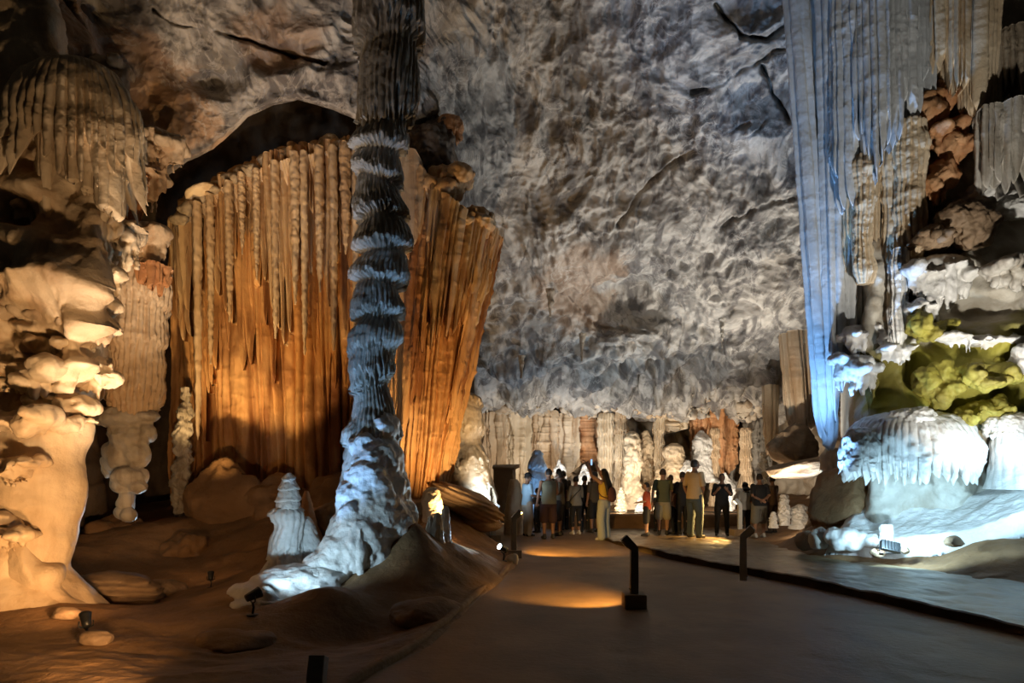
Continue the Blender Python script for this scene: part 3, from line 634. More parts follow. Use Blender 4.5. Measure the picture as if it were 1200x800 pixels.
blob_chain('foot', [(437, 541, 10.1, 25, .9), (426, 522, 10.15, 19), (434, 566, 10, 27, 1.2), (420, 590, 9.95, 27, 1.2), (440, 608, 10, 38, 1.1), (425, 628, 9.9, 42, .9), (408, 648, 9.75, 36, .8), (440, 660, 10, 42, .9), (385, 662, 9.6, 30, .6), (448, 508, 10.4, 22, 1.3), (462, 578, 10.25, 20, 1.5), (464, 610, 10.3, 24, 1.4), (448, 545, 10.2, 25, 1.4), (452, 622, 10.1, 36), (365, 674, 9.4, 30, .5), (418, 560, 10.0, 14), (446, 585, 9.85, 18, 1.5), (412, 612, 9.7, 18, 1.4)] + ribs, M_WHITE, 5, t, .02, .085)
tg = blob_chain('flowstone_tongue', [(330, 682, 9.2, 40, .4), (300, 692, 8.95, 34, .35), (352, 676, 9.4, 40, .4), (375, 676, 9.5, 38, .45), (318, 704, 8.7, 30, .35), (345, 700, 8.9, 34, .35), (292, 708, 8.6, 22, .4), (370, 690, 9.2, 30, .4)], M_WHITE, 7, None, .025, .07)
tag(tg, 'low white flowstone tongue spreading out below the pointed white stalagmite', 'flowstone')

# ------------------------------------------------------------------ stalagmites about it
t = thing('stalagmite', 'white pointed stalagmite with a cone cap standing left of the banded column', 'stalagmite', P(343, 668, 10.1))
stalag('cone_cap', [(553, 337, 340), (560, 331, 346), (575, 327, 350), (590, 323, 352), (596, 324, 351), (602, 330, 346)], 10.1, M_WHITE, 3, n=90, lump=.1, tiers=.03, tper=.14, drip=.2, parent=t)
stalag('body', [(594, 326, 350), (600, 317, 357), (608, 316, 358), (615, 321, 355), (630, 318, 352), (645, 316, 352), (660, 312, 358), (680, 304, 368)], 10.1, M_WHITE, 8, n=120, lump=.18, tiers=.05, tper=.5, drip=.6, fl=14, flamp=.03, parent=t)
stalag('side_knob', [(604, 353, 361), (612, 350, 368), (630, 350, 374), (645, 352, 378), (665, 348, 380)], 10.25, M_WHITE, 9, n=70, lump=.25, parent=t)
o = stalag('stalagmite', [(574, 357, 361), (582, 354, 364), (596, 352, 367), (612, 350, 372), (640, 348, 380)], 11.4, M_RUST, 12, lump=.15); tag(o, 'slim orange stalagmite peeping out behind the white pointed one', 'stalagmite')
o = rock('boulder', P(392, 612, 11.8), (.42, .4, .35), M_BROWN, 21, 5, .5); tag(o, 'rough brown boulder between the pointed stalagmite and banded column', 'boulder')
o = rock('boulder', P(378, 606, 12.3), (.36, .3, .2), M_RUST, 22, 5, .4); tag(o, 'knobbly orange stone behind the pointed stalagmite', 'boulder')
o = stalag('stalagmite', [(686, 308, 314), (692, 303, 320), (700, 299, 325), (712, 296, 328)], 8.55, M_WHITE, 30, n=50, m=60, lump=.2); tag(o, 'small stubby white stalagmite at the near end of the flowstone tongue', 'stalagmite')
for i, (cx, y0, wd, y1, d, lab) in enumerate([(505, 604, 11, 628, 10.55, 'short grey stalagmite on mound, leaning against its neighbour'), (513, 600, 12, 632, 10.5, 'pale grey stalagmite in the middle of three on the mound'), (522, 592, 10, 632, 10.7, 'tallest and darkest of three small stalagmites on the mound')]):
    o = stalag('stalagmite', [(y0, cx - 1, cx + 1), (y0 + 3, cx - wd * .3, cx + wd * .3), (y0 + 12, cx - wd * .45, cx + wd * .45), (y1 - 10, cx - wd * .55, cx + wd * .55), (y1 + 8, cx - wd * .75, cx + wd * .75)], d, M_GREYCOL, 40 + i, n=70, m=70, lump=.14, fl=9, flamp=.015)
    tag(o, lab, 'stalagmite', 'small stalagmites on the mound')
o = stalag('stalagmite', [(570, 503, 510), (575, 497, 515), (585, 494, 518), (596, 495, 520), (612, 496, 528)], 12.6, M_CREAM, 45, lump=.2); tag(o, 'squat domed stalagmite glowing yellow beside the tilted rock slab', 'stalagmite')
o = stalag('stalagmite', [(459, 546, 552), (464, 536, 560), (474, 531, 564), (490, 528, 567), (505, 525, 568), (520, 527, 567), (540, 526, 574), (560, 522, 577), (580, 520, 582), (612, 518, 586)], 17.2, M_CREAM, 50, n=180, m=140, lump=.2, tiers=.07, tper=.8, drip=.5, rough=.03); tag(o, 'big cream coloured rounded stalagmite right of the orange curtain', 'stalagmite')
o = rock('tilted_slab', P(545, 588, 14.6), (.85, .75, .30), M_BROWN, 60, 5, .3, .3, (0, .42, .1), strat=.25); tag(o, 'brown layered rock slab tilted in front of the cream stalagmite', 'rock')
o = rock('boulder', P(560, 612, 14.8), (.55, .4, .22), M_BROWN, 61, 5, .3, .3, (0, .2, 0)); tag(o, 'low brown boulder under the tilted rock slab', 'boulder')
o = rock('boulder', P(482, 600, 12.9), (.45, .4, .28), M_BROWN, 62, 5, .35); tag(o, 'dark brown boulder at the foot of the right orange curtain', 'boulder')
o = stalag('stalagmite', [(560, 600, 604), (564, 596, 609), (575, 594, 611), (595, 592, 612), (632, 590, 614)], 18.6, M_CREAM, 63, n=80, lump=.15); tag(o, 'rounded tan stalagmite between the square pillar and the guide', 'stalagmite')
o = stalag('stalagmite', [(526, 628.5, 630.5), (528, 626, 633), (532, 623.5, 636), (538, 620.5, 638.5), (546, 619, 640), (560, 617, 641), (580, 616, 641), (625, 612, 644)], 21.5, M_WHITE, 65, n=140, m=120, lump=.14, tiers=.06, tper=.55, drip=.5, nfl=22); tag(o, 'blue lit tiered stalagmite rising behind the guide', 'stalagmite')
o = stalag('blue_pillar', [(452, 214, 222), (480, 210, 226), (510, 204, 222), (540, 207, 224), (565, 200, 220), (590, 205, 224), (610, 208, 226)], 14.4, M_GREYCOL, 66, n=110, lump=.9, tiers=.04, tper=.4, rough=.06); tag(o, 'thin knobbly blue lit pillar at the left edge of the orange curtain', 'stalagmite')

# ------------------------------------------------------------------ left wall formations
o = canopy('flowstone_canopy', 86, 74, 140, 150, 105, 9.0, 44, 3, .75, .16, .8, .10, m=520, n2_=60, flare=.12, rag=.75, mat=M_CREAM); tag(o, 'arched fan of thin tan draperies high on the left wall', 'flowstone canopy')
for i, (a, b, y0, y1, d) in enumerate([(44, 62, 120, 262, 8.75), (112, 128, 150, 250, 8.7), (120, 140, 165, 262, 8.8), (80, 90, 150, 215, 8.6), (96, 106, 150, 232, 8.7)]):
    o = sheet('drapery', [(a, y0, d + .1), ((a + b) / 2, y0, d - .12), (b, y0, d + .1)], [(a + 4, y1, d + .1), ((a + b) / 2 + 1, y1 + 4, d - .08), (b, y1, d + .1)], M_CREAM, npipe=3, amp=.05, rag=.15, seed=70 + i, n=80, m=40, back=.14)
    tag(o, ['broad tan drapery leg below the near end of the arched fan', 'slim tan drapery hanging inside the arched fan, beside the longest', 'long curling tan drapery at the far end of the arched fan', 'shortest thin drapery in the middle of the arched fan', 'narrow middle drapery below the arched fan, next to the shortest'][i], 'drapery', 'draperies under the arched fan')
LW = [((108, 246, 84, 268, 34, 8.9, 30), 'tan shelf with a fringe of short drips under the arched fan', M_CREAM), ((148, 258, 40, 285, 40, 9.3, 14), 'narrow fringed shelf beside the tan shelf under the fan', M_CREAM),
      ((112, 300, 66, 335, 18, 8.7, 22), 'smooth overhanging yellowish shelf lump below the fringed shelf', M_CREAM), ((60, 268, 120, 320, 22, 8.7, 18), 'wide dark shelf bulging under the near side of the fan', M_WALLL),
      ((100, 368, 76, 392, 24, 8.6, 14), 'ragged tan ledge halfway up the left wall', M_WALLL), ((96, 410, 84, 448, 26, 8.6, 14), 'thick rounded tan ledge above the bright notch', M_CREAM),
      ((25, 425, 90, 450, 18, 8.1, 16), 'bright tan ledge low on the left wall near the frame edge', M_CREAM), ((30, 350, 70, 372, 20, 8.4, 14), 'dim tan ledge beneath the wide dark shelf', M_WALLL),
      ((38, 300, 60, 330, 10, 8.55, 8), 'round dim boss on the left wall between two ledges', M_CREAMW), ((112, 345, 50, 368, 12, 8.7, 8), 'round tan boss below the yellowish shelf lump', M_CREAMW), ((55, 390, 60, 412, 12, 8.4, 10), 'pitted tan boss in the middle of the left wall', M_CREAMW),
      ((72, 455, 64, 478, 12, 8.35, 10), 'overhanging bright lip over the horn shaped nub', M_CREAM), ((15, 525, 60, 560, 14, 7.95, 8), 'lumpy bright mass on the near side of the smooth pillar', M_CREAM), ((12, 590, 50, 640, 16, 7.9, 6), 'bulging bright mass low on the near side of the smooth pillar', M_CREAM), ((30, 215, 60, 250, 16, 8.8, 12), 'knotty tan knob cluster under the near end of the arched fan', M_CREAMW),
      ((78, 482, 50, 500, 10, 8.3, 8), 'horn shaped bright nub on top of the smooth pillar', M_CREAM), ((20, 480, 80, 500, 14, 7.9, 12), 'bright lumpy ledge just above the smooth pillar', M_CREAM)]
for i, (q, lab, mt) in enumerate(LW):
    a, y0, wd, ye, dr, d, nf = q
    o = melt('flowstone_shelf', (a - wd / 2, a + wd / 2, y0, ye + 6), d + (.18 if wd == 76 else .28), max(4, nf // 4), 10 + i, mt, nf, dr * .8, .75, .40, .022, .11); tag(o, lab, 'flowstone shelf', 'shelves of the left wall')
o = stalag('smooth_pillar', [(488, 40, 94), (500, -60, 100), (530, -130, 95), (560, -150, 93), (600, -160, 93), (640, -170, 86), (665, -180, 84), (690, -190, 106), (712, -200, 128), (740, -210, 140)], 8.75, M_CREAM, 80, n=220, m=300, depth=.55, lump=.22, rough=.10); tag(o, 'smooth flaring tan flowstone pillar at the foot of the left wall', 'flowstone pillar')
t = thing('flowstone_pillar', 'hanging tan flowstone pillar tapering to blue lit knobs beside dark gap', 'flowstone pillar', P(160, 612, 11.4))
stalag('fluted_shaft', [(310, 150, 190), (316, 140, 197), (340, 136, 198), (380, 134, 193), (430, 133, 188), (470, 131, 185), (486, 134, 182), (496, 146, 170)], 11.5, M_TAN, 83, n=170, m=200, lump=.14, fl=26, flamp=.07, tiers=.05, tper=.7, drip=.5, nfl=26, rough=.05, parent=t)
sheet('rust_sheet', [(160, 312, 11.05), (178, 306, 10.85), (198, 314, 11.15)], [(166, 345, 11.0), (178, 368, 10.8), (193, 350, 11.1)], M_RUST, npipe=8, amp=.05, rag=.5, seed=84, n=50, m=70, back=.15, parent=t, lowrag=.3)
blob_chain('lower_knobs', [(148, 490, 11.5, 30, .5), (172, 488, 11.4, 16, .5), (125, 492, 11.6, 18, .45), (152, 510, 11.5, 24, .9), (160, 530, 11.45, 15, 1.2), (140, 535, 11.55, 20, 1.1), (152, 558, 11.4, 21, .6), (162, 570, 11.3, 10, .7), (145, 566, 11.45, 15, .8), (148, 586, 11.45, 9, 1.4), (150, 602, 11.4, 7, .9), (144, 600, 11.45, 8, .8), (128, 545, 11.7, 10, 1.6), (173, 505, 11.4, 10, 1.3)], M_GREYCOL, 85, t, .022, .08)
for i, (a, y0, wd, ye, dr, d, lab) in enumerate([(168, 255, 60, 290, 26, 11.2, 'knobbly tan stone cluster above the hanging tan pillar'), (180, 150, 90, 178, 26, 11.6, 'bristling tan stalactite cluster under the orange ceiling patch'), (125, 68, 56, 95, 22, 10.6, 'bristling brown stalactite cluster at the top edge of the left wall'), (174, 186, 50, 210, 34, 11.5, 'rounded tan lumps below the bristling tan cluster')]):
    o = melt('stalactite_cluster', (a - wd / 2, a + wd / 2, y0, ye + 8), d, 6, 30 + i, M_TAN if i != 2 else M_UPCOL, 34 if i in (1, 2) else 16, dr, .6, .4, .024, .09, dw=1.7); tag(o, lab, 'stalactites')
o = sheet('drapery', [(150, 205, 11.4), (160, 200, 11.2), (172, 208, 11.3)], [(140, 280, 11.3), (148, 300, 11.15), (152, 262, 11.3)], M_RUST, npipe=3, amp=.05, rag=.3, seed=88, n=60, m=50, back=.2); tag(o, 'rust orange drapery blade between the fan and the tan cluster', 'drapery')
o = rock('boulder', P(140, 690, 9.9), (.75, .5, .26), M_BROWN, 90, 5, .35, .3, (0, .08, 0), strat=.2); tag(o, 'long flat brown boulder in the gully beside the smooth pillar', 'boulder')
o = rock('boulder', P(185, 694, 10.4), (.42, .35, .2), M_BROWN, 91, 4, .35); tag(o, 'smaller brown boulder at the far end of the long flat one', 'boulder')
o = rock('stone', P(79, 719, 7.85), (.17, .14, .09), M_BROWN, 92, 4, .3); tag(o, 'small dark stone on sand at the foot of the smooth pillar', 'stone')
o = rock('stone', P(112, 748, 7.0), (.17, .14, .1), M_BROWN, 93, 4, .3, .4); tag(o, 'angular brown stone beside the black spotlight on sand', 'stone')
o = rock('boulder', P(298, 722, 8.3), (.24, .2, .15), M_BROWN, 94, 5, .35, .4); tag(o, 'brown boulder in front of the stubby white stalagmite', 'boulder')
o = rock('boulder', P(275, 755, 7.5), (.5, .4, .16), M_DIRT, 95, 5, .35, .2); tag(o, 'broad earth covered boulder sunk in the slope, foreground', 'boulder')
o = rock('boulder', P(500, 720, 8.2), (.45, .5, .2), M_DIRT, 96, 5, .3, .2); tag(o, 'earth covered boulder in the mound side next to the path kerb', 'boulder')
for i, (a, y, d, sx, sz, lab) in enumerate([(265, 582, 13.9, .9, 1.0, 'tall earth brown hump below the orange curtain'), (190, 640, 13.2, .8, .5, 'low earth brown hump in the gully'), (322, 588, 13.9, .7, .8, 'narrow earth brown hump behind the white pointed stalagmite'), (130, 625, 13, .6, .5, 'dark brown hump under the blue lit knobs'), (400, 580, 13.9, .9, .8, 'earth brown hump behind the banded column'), (225, 645, 12.6, .5, .5, 'steep brown hump on the gully bank near the lit lamp')]):
    o = rock('earth_hump', P(a, y, d) - np.array([0, 0, sz * .3]), (sx, .6, sz), M_DIRT, 110 + i, 5, .6, .35); tag(o, lab, 'rock', 'earth humps of the gully')

# ------------------------------------------------------------------ ceiling formations
t = thing('stalactite', 'small round orange stalactite with a stem hanging from the ceiling', 'stalactite', P(526, 178, 14.9))
canopy('cap', 526, 136, 34, 152, 16, 14.9, 14, 41, .8, .06, .7, .2, m=120, mat=M_RUST, parent=t, origin=P(526, 160, 14.9))
stalag('stem', [(150, 522, 532), (165, 524, 530), (178, 526, 528)], 14.9, M_TAN, 42, n=40, m=30, parent=t)
o = sheet('rock_spur', [(496, 138, 15.2), (506, 130, 15), (514, 150, 15.1)], [(500, 205, 15.2), (512, 215, 15), (534, 208, 15.2)], M_DARKROCK, npipe=3, amp=.1, rag=.2, seed=43, n=60, m=50, back=.7); tag(o, 'dark rock spur joining ceiling and the broken top of the right curtain', 'rock')
for i, (a, y0, y1, d, w, lab) in enumerate([(682, 402, 424, 21.0, 4, 'thin brown stalactite on the low part of the ceiling'), (611, 428, 444, 21.6, 4, 'short brown stalactite above the far draperies'), (846, 384, 408, 20.4, 4, 'thin grey stalactite near the blue drapery'), (645, 350, 372, 19.4, 6, 'rusty stub stalactite in the middle of the ceiling')]):
    o = stalag('stalactite', [(y0 - 12, a - w, a + w), (y0, a - w * .6, a + w * .6), ((y0 + y1) / 2, a - w * .3, a + w * .35), (y1, a - 1, a + 1)], d, M_UPCOL if i != 2 else M_GREYCOL, 44 + i, n=50, m=40, lump=.7); tag(o, lab, 'stalactite')
# ------------------------------------------------------------------ right side
t = thing('flowstone_drapery', 'tall blue lit stone drapery hanging down the right wall in narrow folds', 'drapery', P(965, 525, 13.2))
sheet('blade', [(900, -330, 13.4), (916, -40, 13.3), (932, -42, 12.9), (946, -40, 13.1)][1:], [(962, 520, 13.3), (968, 528, 13.0), (978, 524, 13.2)], M_BLUEW, npipe=5, amp=.09, rag=.03, seed=120, n=240, m=90, back=.3, parent=t, rough=.03)
sheet('long_fold', [(944, -40, 13.2), (960, -42, 12.8), (985, -42, 12.6), (1004, -40, 12.9)], [(968, 522, 13.2), (976, 530, 13.0), (990, 470, 12.9), (1004, 390, 13.0)], M_BLUEW, npipe=9, amp=.09, rag=.08, seed=121, n=240, m=150, back=.3, parent=t, rough=.03)
sheet('upper_fold', [(975, -40, 12.7), (1000, -42, 12.3), (1030, -42, 12.1), (1062, -40, 12.1), (1088, -38, 12.3)], [(978, 260, 12.6), (1004, 275, 12.3), (1030, 215, 12.1), (1062, 150, 12.0), (1088, 140, 12.3)], M_BLUEW, npipe=17, amp=.10, rag=.3, seed=122, n=200, m=300, back=.3, parent=t, rough=.04)
sheet('middle_fold', [(986, 150, 12.75), (1010, 150, 12.5), (1030, 150, 12.5)], [(990, 330, 12.8), (1010, 345, 12.55), (1026, 330, 12.6)], M_CREAM, npipe=6, amp=.08, rag=.3, seed=123, n=140, m=100, back=.3, parent=t)
stalag('pendant', [(-40, 1008, 1034), (80, 1008, 1032), (160, 1009, 1028), (190, 1012, 1026), (205, 1015, 1024), (212, 1018, 1021)], 12.3, M_BLUEW, 124, n=80, m=60, lump=.1, fl=8, flamp=.03, parent=t)
t = thing('flowstone_drapery', 'cream stone drapery at the top of the right wall, over the rusty hollow', 'drapery', P(1120, 130, 12.2))
sheet('fold', [(1078, -40, 12.3), (1105, -42, 12.0), (1130, -42, 11.9), (1150, -40, 12.1)], [(1078, 90, 12.3), (1105, 95, 12.1), (1128, 150, 11.9), (1150, 145, 12.1)], M_CREAM, npipe=13, amp=.09, rag=.35, seed=125, n=120, m=200, back=.3, parent=t)
sheet('fold', [(1128, -40, 12.0), (1150, -42, 11.7), (1172, -40, 11.9)], [(1128, 185, 12.0), (1146, 190, 11.8), (1162, 150, 11.9)], M_CREAM, npipe=7, amp=.09, rag=.3, seed=126, n=120, m=120, back=.3, parent=t)
t = thing('flowstone_drapery', 'grey stone drapery at the right edge below the cream one', 'drapery', P(1180, 240, 11.6))
sheet('fold', [(1150, 130, 11.7), (1175, 120, 11.4), (1215, 110, 11.3), (1260, 110, 11.4)], [(1150, 232, 11.8), (1172, 245, 11.5), (1210, 230, 11.4), (1260, 220, 11.5)], M_GREYCOL, npipe=12, amp=.10, rag=.35, seed=127, n=100, m=220, back=.3, parent=t)
sheet('fold', [(1165, 40, 11.9), (1200, 30, 11.7), (1260, 30, 11.6)], [(1165, 140, 11.8), (1200, 150, 11.6), (1260, 140, 11.6)], M_UPCOL, npipe=9, amp=.10, rag=.4, seed=128, n=80, m=180, back=.3, parent=t)
for i, (x0, x1, y0, y1, d, mt, npp, lab) in enumerate([(1002, 1024, 190, 335, 12.4, M_CREAM, 4, 'cream beaded dripstone column beside the blue drapery, ending highest'), (1034, 1051, 165, 420, 12.4, M_CREAM, 3, 'longest cream beaded dripstone column on the right wall'), (1050, 1084, 150, 305, 12.2, M_CREAM, 6, 'stout fluted cream column left of the rusty hollow'), (1022, 1037, 190, 395, 12.6, M_BLUEW, 3, 'thin blue grey twisted column between two cream beaded ones'), (1042, 1064, 300, 408, 12.1, M_WHITE, 3, 'white beaded column above the blue fringed shelves')]):
    G, D, r, th = sil_grid([(y0 - 10, x0 + 3, x1 - 2), (y0 + 10, x0, x1), (y0 * .6 + y1 * .4, x0 + 2, x1 - 1), (y0 * .4 + y1 * .6, x0 - 1, x1 - 3), (y1 - 14, x0 + 2, x1), (y1, x0 + 6, x1 - 6)], d, 240, 120, .8)
    f, k, u = flute(th / (2 * PI) * npp * 2.6 + .25 * n1(G[..., 2] * 1.5, i) + .7 * n1(th * 2, i + 3))
    bead = np.abs(np.sin(G[..., 2] * 15 + 2.5 * h1(k, i) * 6 + 2 * fbm(G, 1.5, 2, i))) ** .6
    G = G + D * ((.09 * (f - .5) + .012 * (bead - .5) + .12 * fbm(G, 1.6, 4, 130 + i) + .06 * fbm(aniso(G, 3, 3, 3), 1, 4, i)) * np.minimum(1, r / .15))[..., None]
    o = ring_obj('dripstone_column', G[::-1], mt, None, P((x0 + x1) / 2, y1, d)); tag(o, lab, 'dripstone column', 'beaded columns of the right wall')
RW = [(1018, 378, 70, 400, 24, 12.4, 20, M_WHITE, 'blue white fringed shelf under the blue drapery, upper'), (1004, 412, 60, 432, 30, 12.3, 20, M_WHITE, 'blue white ragged shelf left of the algae wall, lower'), (1050, 392, 44, 412, 16, 12.0, 14, M_WHITE, 'white rounded shelf end next to the algae stained rock'),
      (1100, 296, 84, 330, 34, 11.7, 26, M_WHITE, 'large white bulge below the brown peak on the right wall'), (1080, 345, 44, 372, 24, 11.8, 16, M_WHITE, 'white lump hanging under the large white bulge'), (1092, 372, 46, 398, 22, 11.7, 16, M_GREEN, 'green stained lump with drips under the white bulge'),
      (1185, 300, 66, 322, 26, 11.2, 20, M_GREYCOL, 'grey shelf with fringe at the right edge'), (1160, 392, 110, 398, 14, 11.6, 14, M_WHITE, 'long pale ledge across the top of the algae wall'), (1148, 418, 54, 442, 14, 11.5, 12, M_GREEN, 'yellow green rounded lump in the middle of the algae wall'),
      (1172, 425, 40, 452, 16, 11.4, 12, M_GREEN, 'yellow green knob to the right in the algae wall'), (1100, 430, 44, 470, 30, 11.9, 14, M_GREEN, 'yellow green pleated lump above the white flowstone fall'), (1150, 468, 60, 492, 18, 11.6, 12, M_GREEN, 'broad yellow green hump at the base of the algae wall'), (1205, 400, 50, 428, 20, 11.2, 12, M_WHITE, 'pale lump at the frame edge above the algae wall')]
for i, (a, y0, wd, ye, dr, d, nf, mt, lab) in enumerate(RW):
    o = melt('flowstone_shelf', (a - wd / 2, a + wd / 2, y0, ye + 6), d + .22, max(4, nf // 4), 50 + i, mt, 0 if mt is M_GREEN else nf, dr * .8, 1.0 if mt is M_GREEN else .75, .45, .026, .16 if mt is M_GREEN else .1); tag(o, lab, 'flowstone shelf', 'shelves of the right wall')
for i, (bx, d, n, dr, sq, mt, lab) in enumerate([((1076, 1112, 92, 150), 12.4, 6, 8, 1.0, M_RUST, 'rust brown rock inside the hollow of the right wall'), ((1094, 1134, 140, 186), 12.3, 6, 10, .8, M_RUST, 'orange brown knob at the lip of the rusty hollow'), ((1112, 1168, 240, 292), 11.9, 6, 0, 1.0, M_BROWN, 'brown pointed rock on top of the large white bulge'), ((1062, 1120, 268, 294), 11.9, 6, 0, .8, M_BROWN, 'low brown ledge rock left of the pointed one'), ((1125, 1205, 205, 262), 12.2, 7, 0, .6, M_WHITE, 'white layered rock face behind the brown pointed rock'), ((1085, 1112, 186, 232), 12.3, 4, 8, 1.2, M_RUST, 'rust red drip cluster in the hollow under the orange brown knob')]):
    o = melt('rock', bx, d, n, 340 + i, mt, dr, 14, sq, .4, .026, .16); tag(o, lab, 'rock')
# frozen fall and its apron
t = thing('flowstone_fall', 'domed white flowstone fall with a fringe of icicle-like drips', 'flowstone', P(1065, 575, 12.3))
ring_obj('dome', canopy_grid(1066, 484, 146, 532, 40, 12.3, 52, 77, .8, .10, .5, .16, m=520, n2_=40, rag=.6), M_WHITE, t)
ring_obj('upper_knob', canopy_grid(1068, 478, 60, 500, 12, 12.0, 18, 78, .8, .06, .6, .3, m=180), M_WHITE, t)
ring_obj('side_shelf', canopy_grid(1010, 500, 50, 535, 24, 12.0, 18, 79, .8, .1, .6, .25, m=180), M_WHITE, t)
ring_obj('side_shelf', canopy_grid(1130, 516, 40, 532, 18, 12.2, 14, 80, .8, .08, .6, .25, m=140), M_WHITE, t)
rsx = random.Random(9)
for i in range(17):
    a = 1018 + i * 6.6 + rsx.uniform(-2, 2); w = rsx.uniform(1.6, 3.4); y1 = 572 - abs(i - 8) * 1.6 - rsx.uniform(0, 14); d = 11.62 + ((i - 8) / 8.0) ** 2 * .45
    stalag('stalactite', [(522, a - w * 1.5, a + w * 1.5), (540, a - w, a + w), (y1 - 8, a - w * .7, a + w * .7), (y1, a - .6, a + .6)], d, M_WHITE, 150 + i, n=40, m=18, lump=.2, parent=t, rough=.01)
stalag('core', [(500, 1020, 1112), (540, 1024, 1108), (585, 1022, 1112)], 12.75, M_WHITE, 149, n=60, m=140, lump=.15, fl=24, flamp=.06, depth=.5, parent=t)
ap = [(968, 636, 12.5), (1000, 640, 12.1), (1040, 640, 11.8), (1090, 640, 11.2), (1140, 630, 11.0), (1200, 613, 10.9), (1280, 596, 10.9), (980, 624, 12.6), (1010, 612, 12.7), (1040, 590, 12.8), (1100, 585, 12.7), (1150, 570, 12.5), (1200, 545, 12.3), (1030, 570, 13.2), (1060, 560, 13.4), (1130, 550, 13.3), (1200, 525, 13.2), (1300, 500, 13.2), (1300, 545, 12), (1200, 590, 11.4), (1120, 612, 11.9), (1060, 615, 12.2), (1100, 600, 12.3)]
ap = np.array([P(*q) for q in ap]); fa = rbf(ap[:, :2], ap[:, 2], .4)
uu, vv = np.meshgrid(np.linspace(0, 1, 300), np.linspace(0, 1, 180))
yf = np.interp(uu, [0, .1, .3, .5, .75, 1], [12.55, 12.0, 11.3, 10.95, 10.85, 10.85]); xa = 5.75 + uu * 4.6
X = xa + 1.15 * vv * (1 - uu) ** 2; Y = yf + (13.6 - yf) * vv
Zb = fa(X, Y); Q = np.stack([X, Y, Zb], -1)
Z = Zb + .10 * fbm(aniso(Q, 1, 1, 1), .9, 4, 161) + .07 * (ridged(aniso(Q, .6, 1.5, 1), 1.1, 3, 162) - .5) + .02 * fbm(Q, 6, 3, 163) + .05
edge_d = np.minimum(np.minimum(vv / .06, uu / .05), 1); Z = Z - .35 * (1 - edge_d ** .5)
o = shell_obj('flowstone_apron', np.stack([X, Y, Z], -1), M_WHITE, origin=(8, 11.5, .5), back=(0, 0, -.5)); tag(o, 'smooth bright blue white flowstone slope at the foot of the right wall', 'flowstone')
t = thing('flowstone_lump', 'white flowstone lump at the right edge, upon the smooth slope', 'flowstone', P(1190, 560, 11.6))
ring_obj('cap', canopy_grid(1192, 484, 66, 500, 20, 11.6, 20, 91, .8, .08, .6, .3, m=200), M_WHITE, t)
stalag('body', [(492, 1168, 1220), (520, 1164, 1224), (545, 1166, 1230), (575, 1160, 1240)], 11.65, M_WHITE, 92, n=100, m=110, lump=.2, fl=18, flamp=.04, parent=t)
o = stalag('stub', [(613, 1033, 1044), (616, 1031, 1046), (630, 1031, 1046), (648, 1029, 1048)], 11.75, M_WHITE, 164, n=50, m=60, lump=.12); tag(o, 'broken white stalagmite stub at the near end of the low rim', 'stalagmite')
o = blob_chain('low_flowstone', [(978, 628, 12.3, 13, .9), (992, 628, 12.2, 14, .8), (1008, 631, 12.1, 12, .8), (1022, 634, 11.95, 11, .8), (984, 636, 12.2, 12, .8), (1000, 640, 12.05, 10, .7)], M_WHITE, 12, None, .022, .04); tag(o, 'low pale flowstone rim beside the paved terrace', 'flowstone')
o = rock('boulder', P(960, 632, 12.6), (.22, .2, .22), M_GREYCOL, 165, 4, .3); tag(o, 'grey rounded boulder at the end of the low flowstone rim', 'boulder')
o = rock('boulder', P(944, 634, 13.0), (.2, .2, .2), M_BROWN, 166, 4, .3); tag(o, 'dark boulder beside the man in the black shirt', 'boulder')
o = rock('stone', P(1118, 634, 10.8), (.17, .14, .09), M_BROWN, 167, 4, .3, .4); tag(o, 'brown stone on the bank in front of the bright slope', 'stone')
o = rock('stone', P(1028, 648, 11.3), (.13, .1, .08), M_BROWN, 168, 4, .3, .4); tag(o, 'brown stone to the left of the black floodlight', 'stone')
o = rock('stone', P(1061, 645, 11.1), (.07, .06, .06), M_BROWN, 169, 4, .3, .4); tag(o, 'small dark stone to the right of the black floodlight', 'stone')
# brown bank between the visitors and the flowstone, and the pale things beyond it
o = sheet('flowstone_drapery', [(914, 396, 17.6), (928, 388, 17.2), (948, 386, 17.3)], [(926, 505, 17.5), (938, 512, 17.2), (952, 500, 17.3)], M_TAN, npipe=11, amp=.10, rag=.12, seed=170, n=120, m=120, back=.4); tag(o, 'pinkish brown drapery behind the lower end of the blue one', 'drapery')
o = sheet('flowstone_drapery', [(895, 452, 22), (902, 450, 21.8), (910, 452, 22)], [(898, 530, 22), (903, 545, 21.8), (908, 530, 22)], M_CREAM, npipe=4, amp=.09, rag=.2, seed=171, n=80, m=50, back=.3); tag(o, 'slim cream drapery with an orange stripe near the back chamber', 'drapery')
o = rock('boulder', P(930, 522, 17), (.62, .6, .62), M_BROWN, 172, 5, .45, .6, (0, -.3, 0)); tag(o, 'big smooth brown boulder leaning below the pinkish drapery', 'boulder')
o = rock('tilted_slab', P(944, 548, 16.0), (.95, .6, .26), M_BROWN, 173, 5, .4, .5, (0, -.18, 0)); tag(o, 'brown rock slab roofing the small bright grotto', 'rock')
o = stalag('curved_pillar', [(524, 968, 990), (535, 962, 986), (550, 960, 984), (570, 966, 982), (585, 964, 976), (600, 956, 970), (615, 944, 964), (630, 936, 960)], 14.6, M_CREAM, 174, n=110, m=80, lump=.3, depth=.7); tag(o, 'curving cream pillar framing the small grotto', 'flowstone pillar')
o = rock('bank_rock', P(985, 590, 13.8), (.62, .9, .85), M_DIRT, 175, 5, .55, .4, (0, .25, 0)); tag(o, 'dark brown bank rock between the grotto and the bright slope', 'rock')
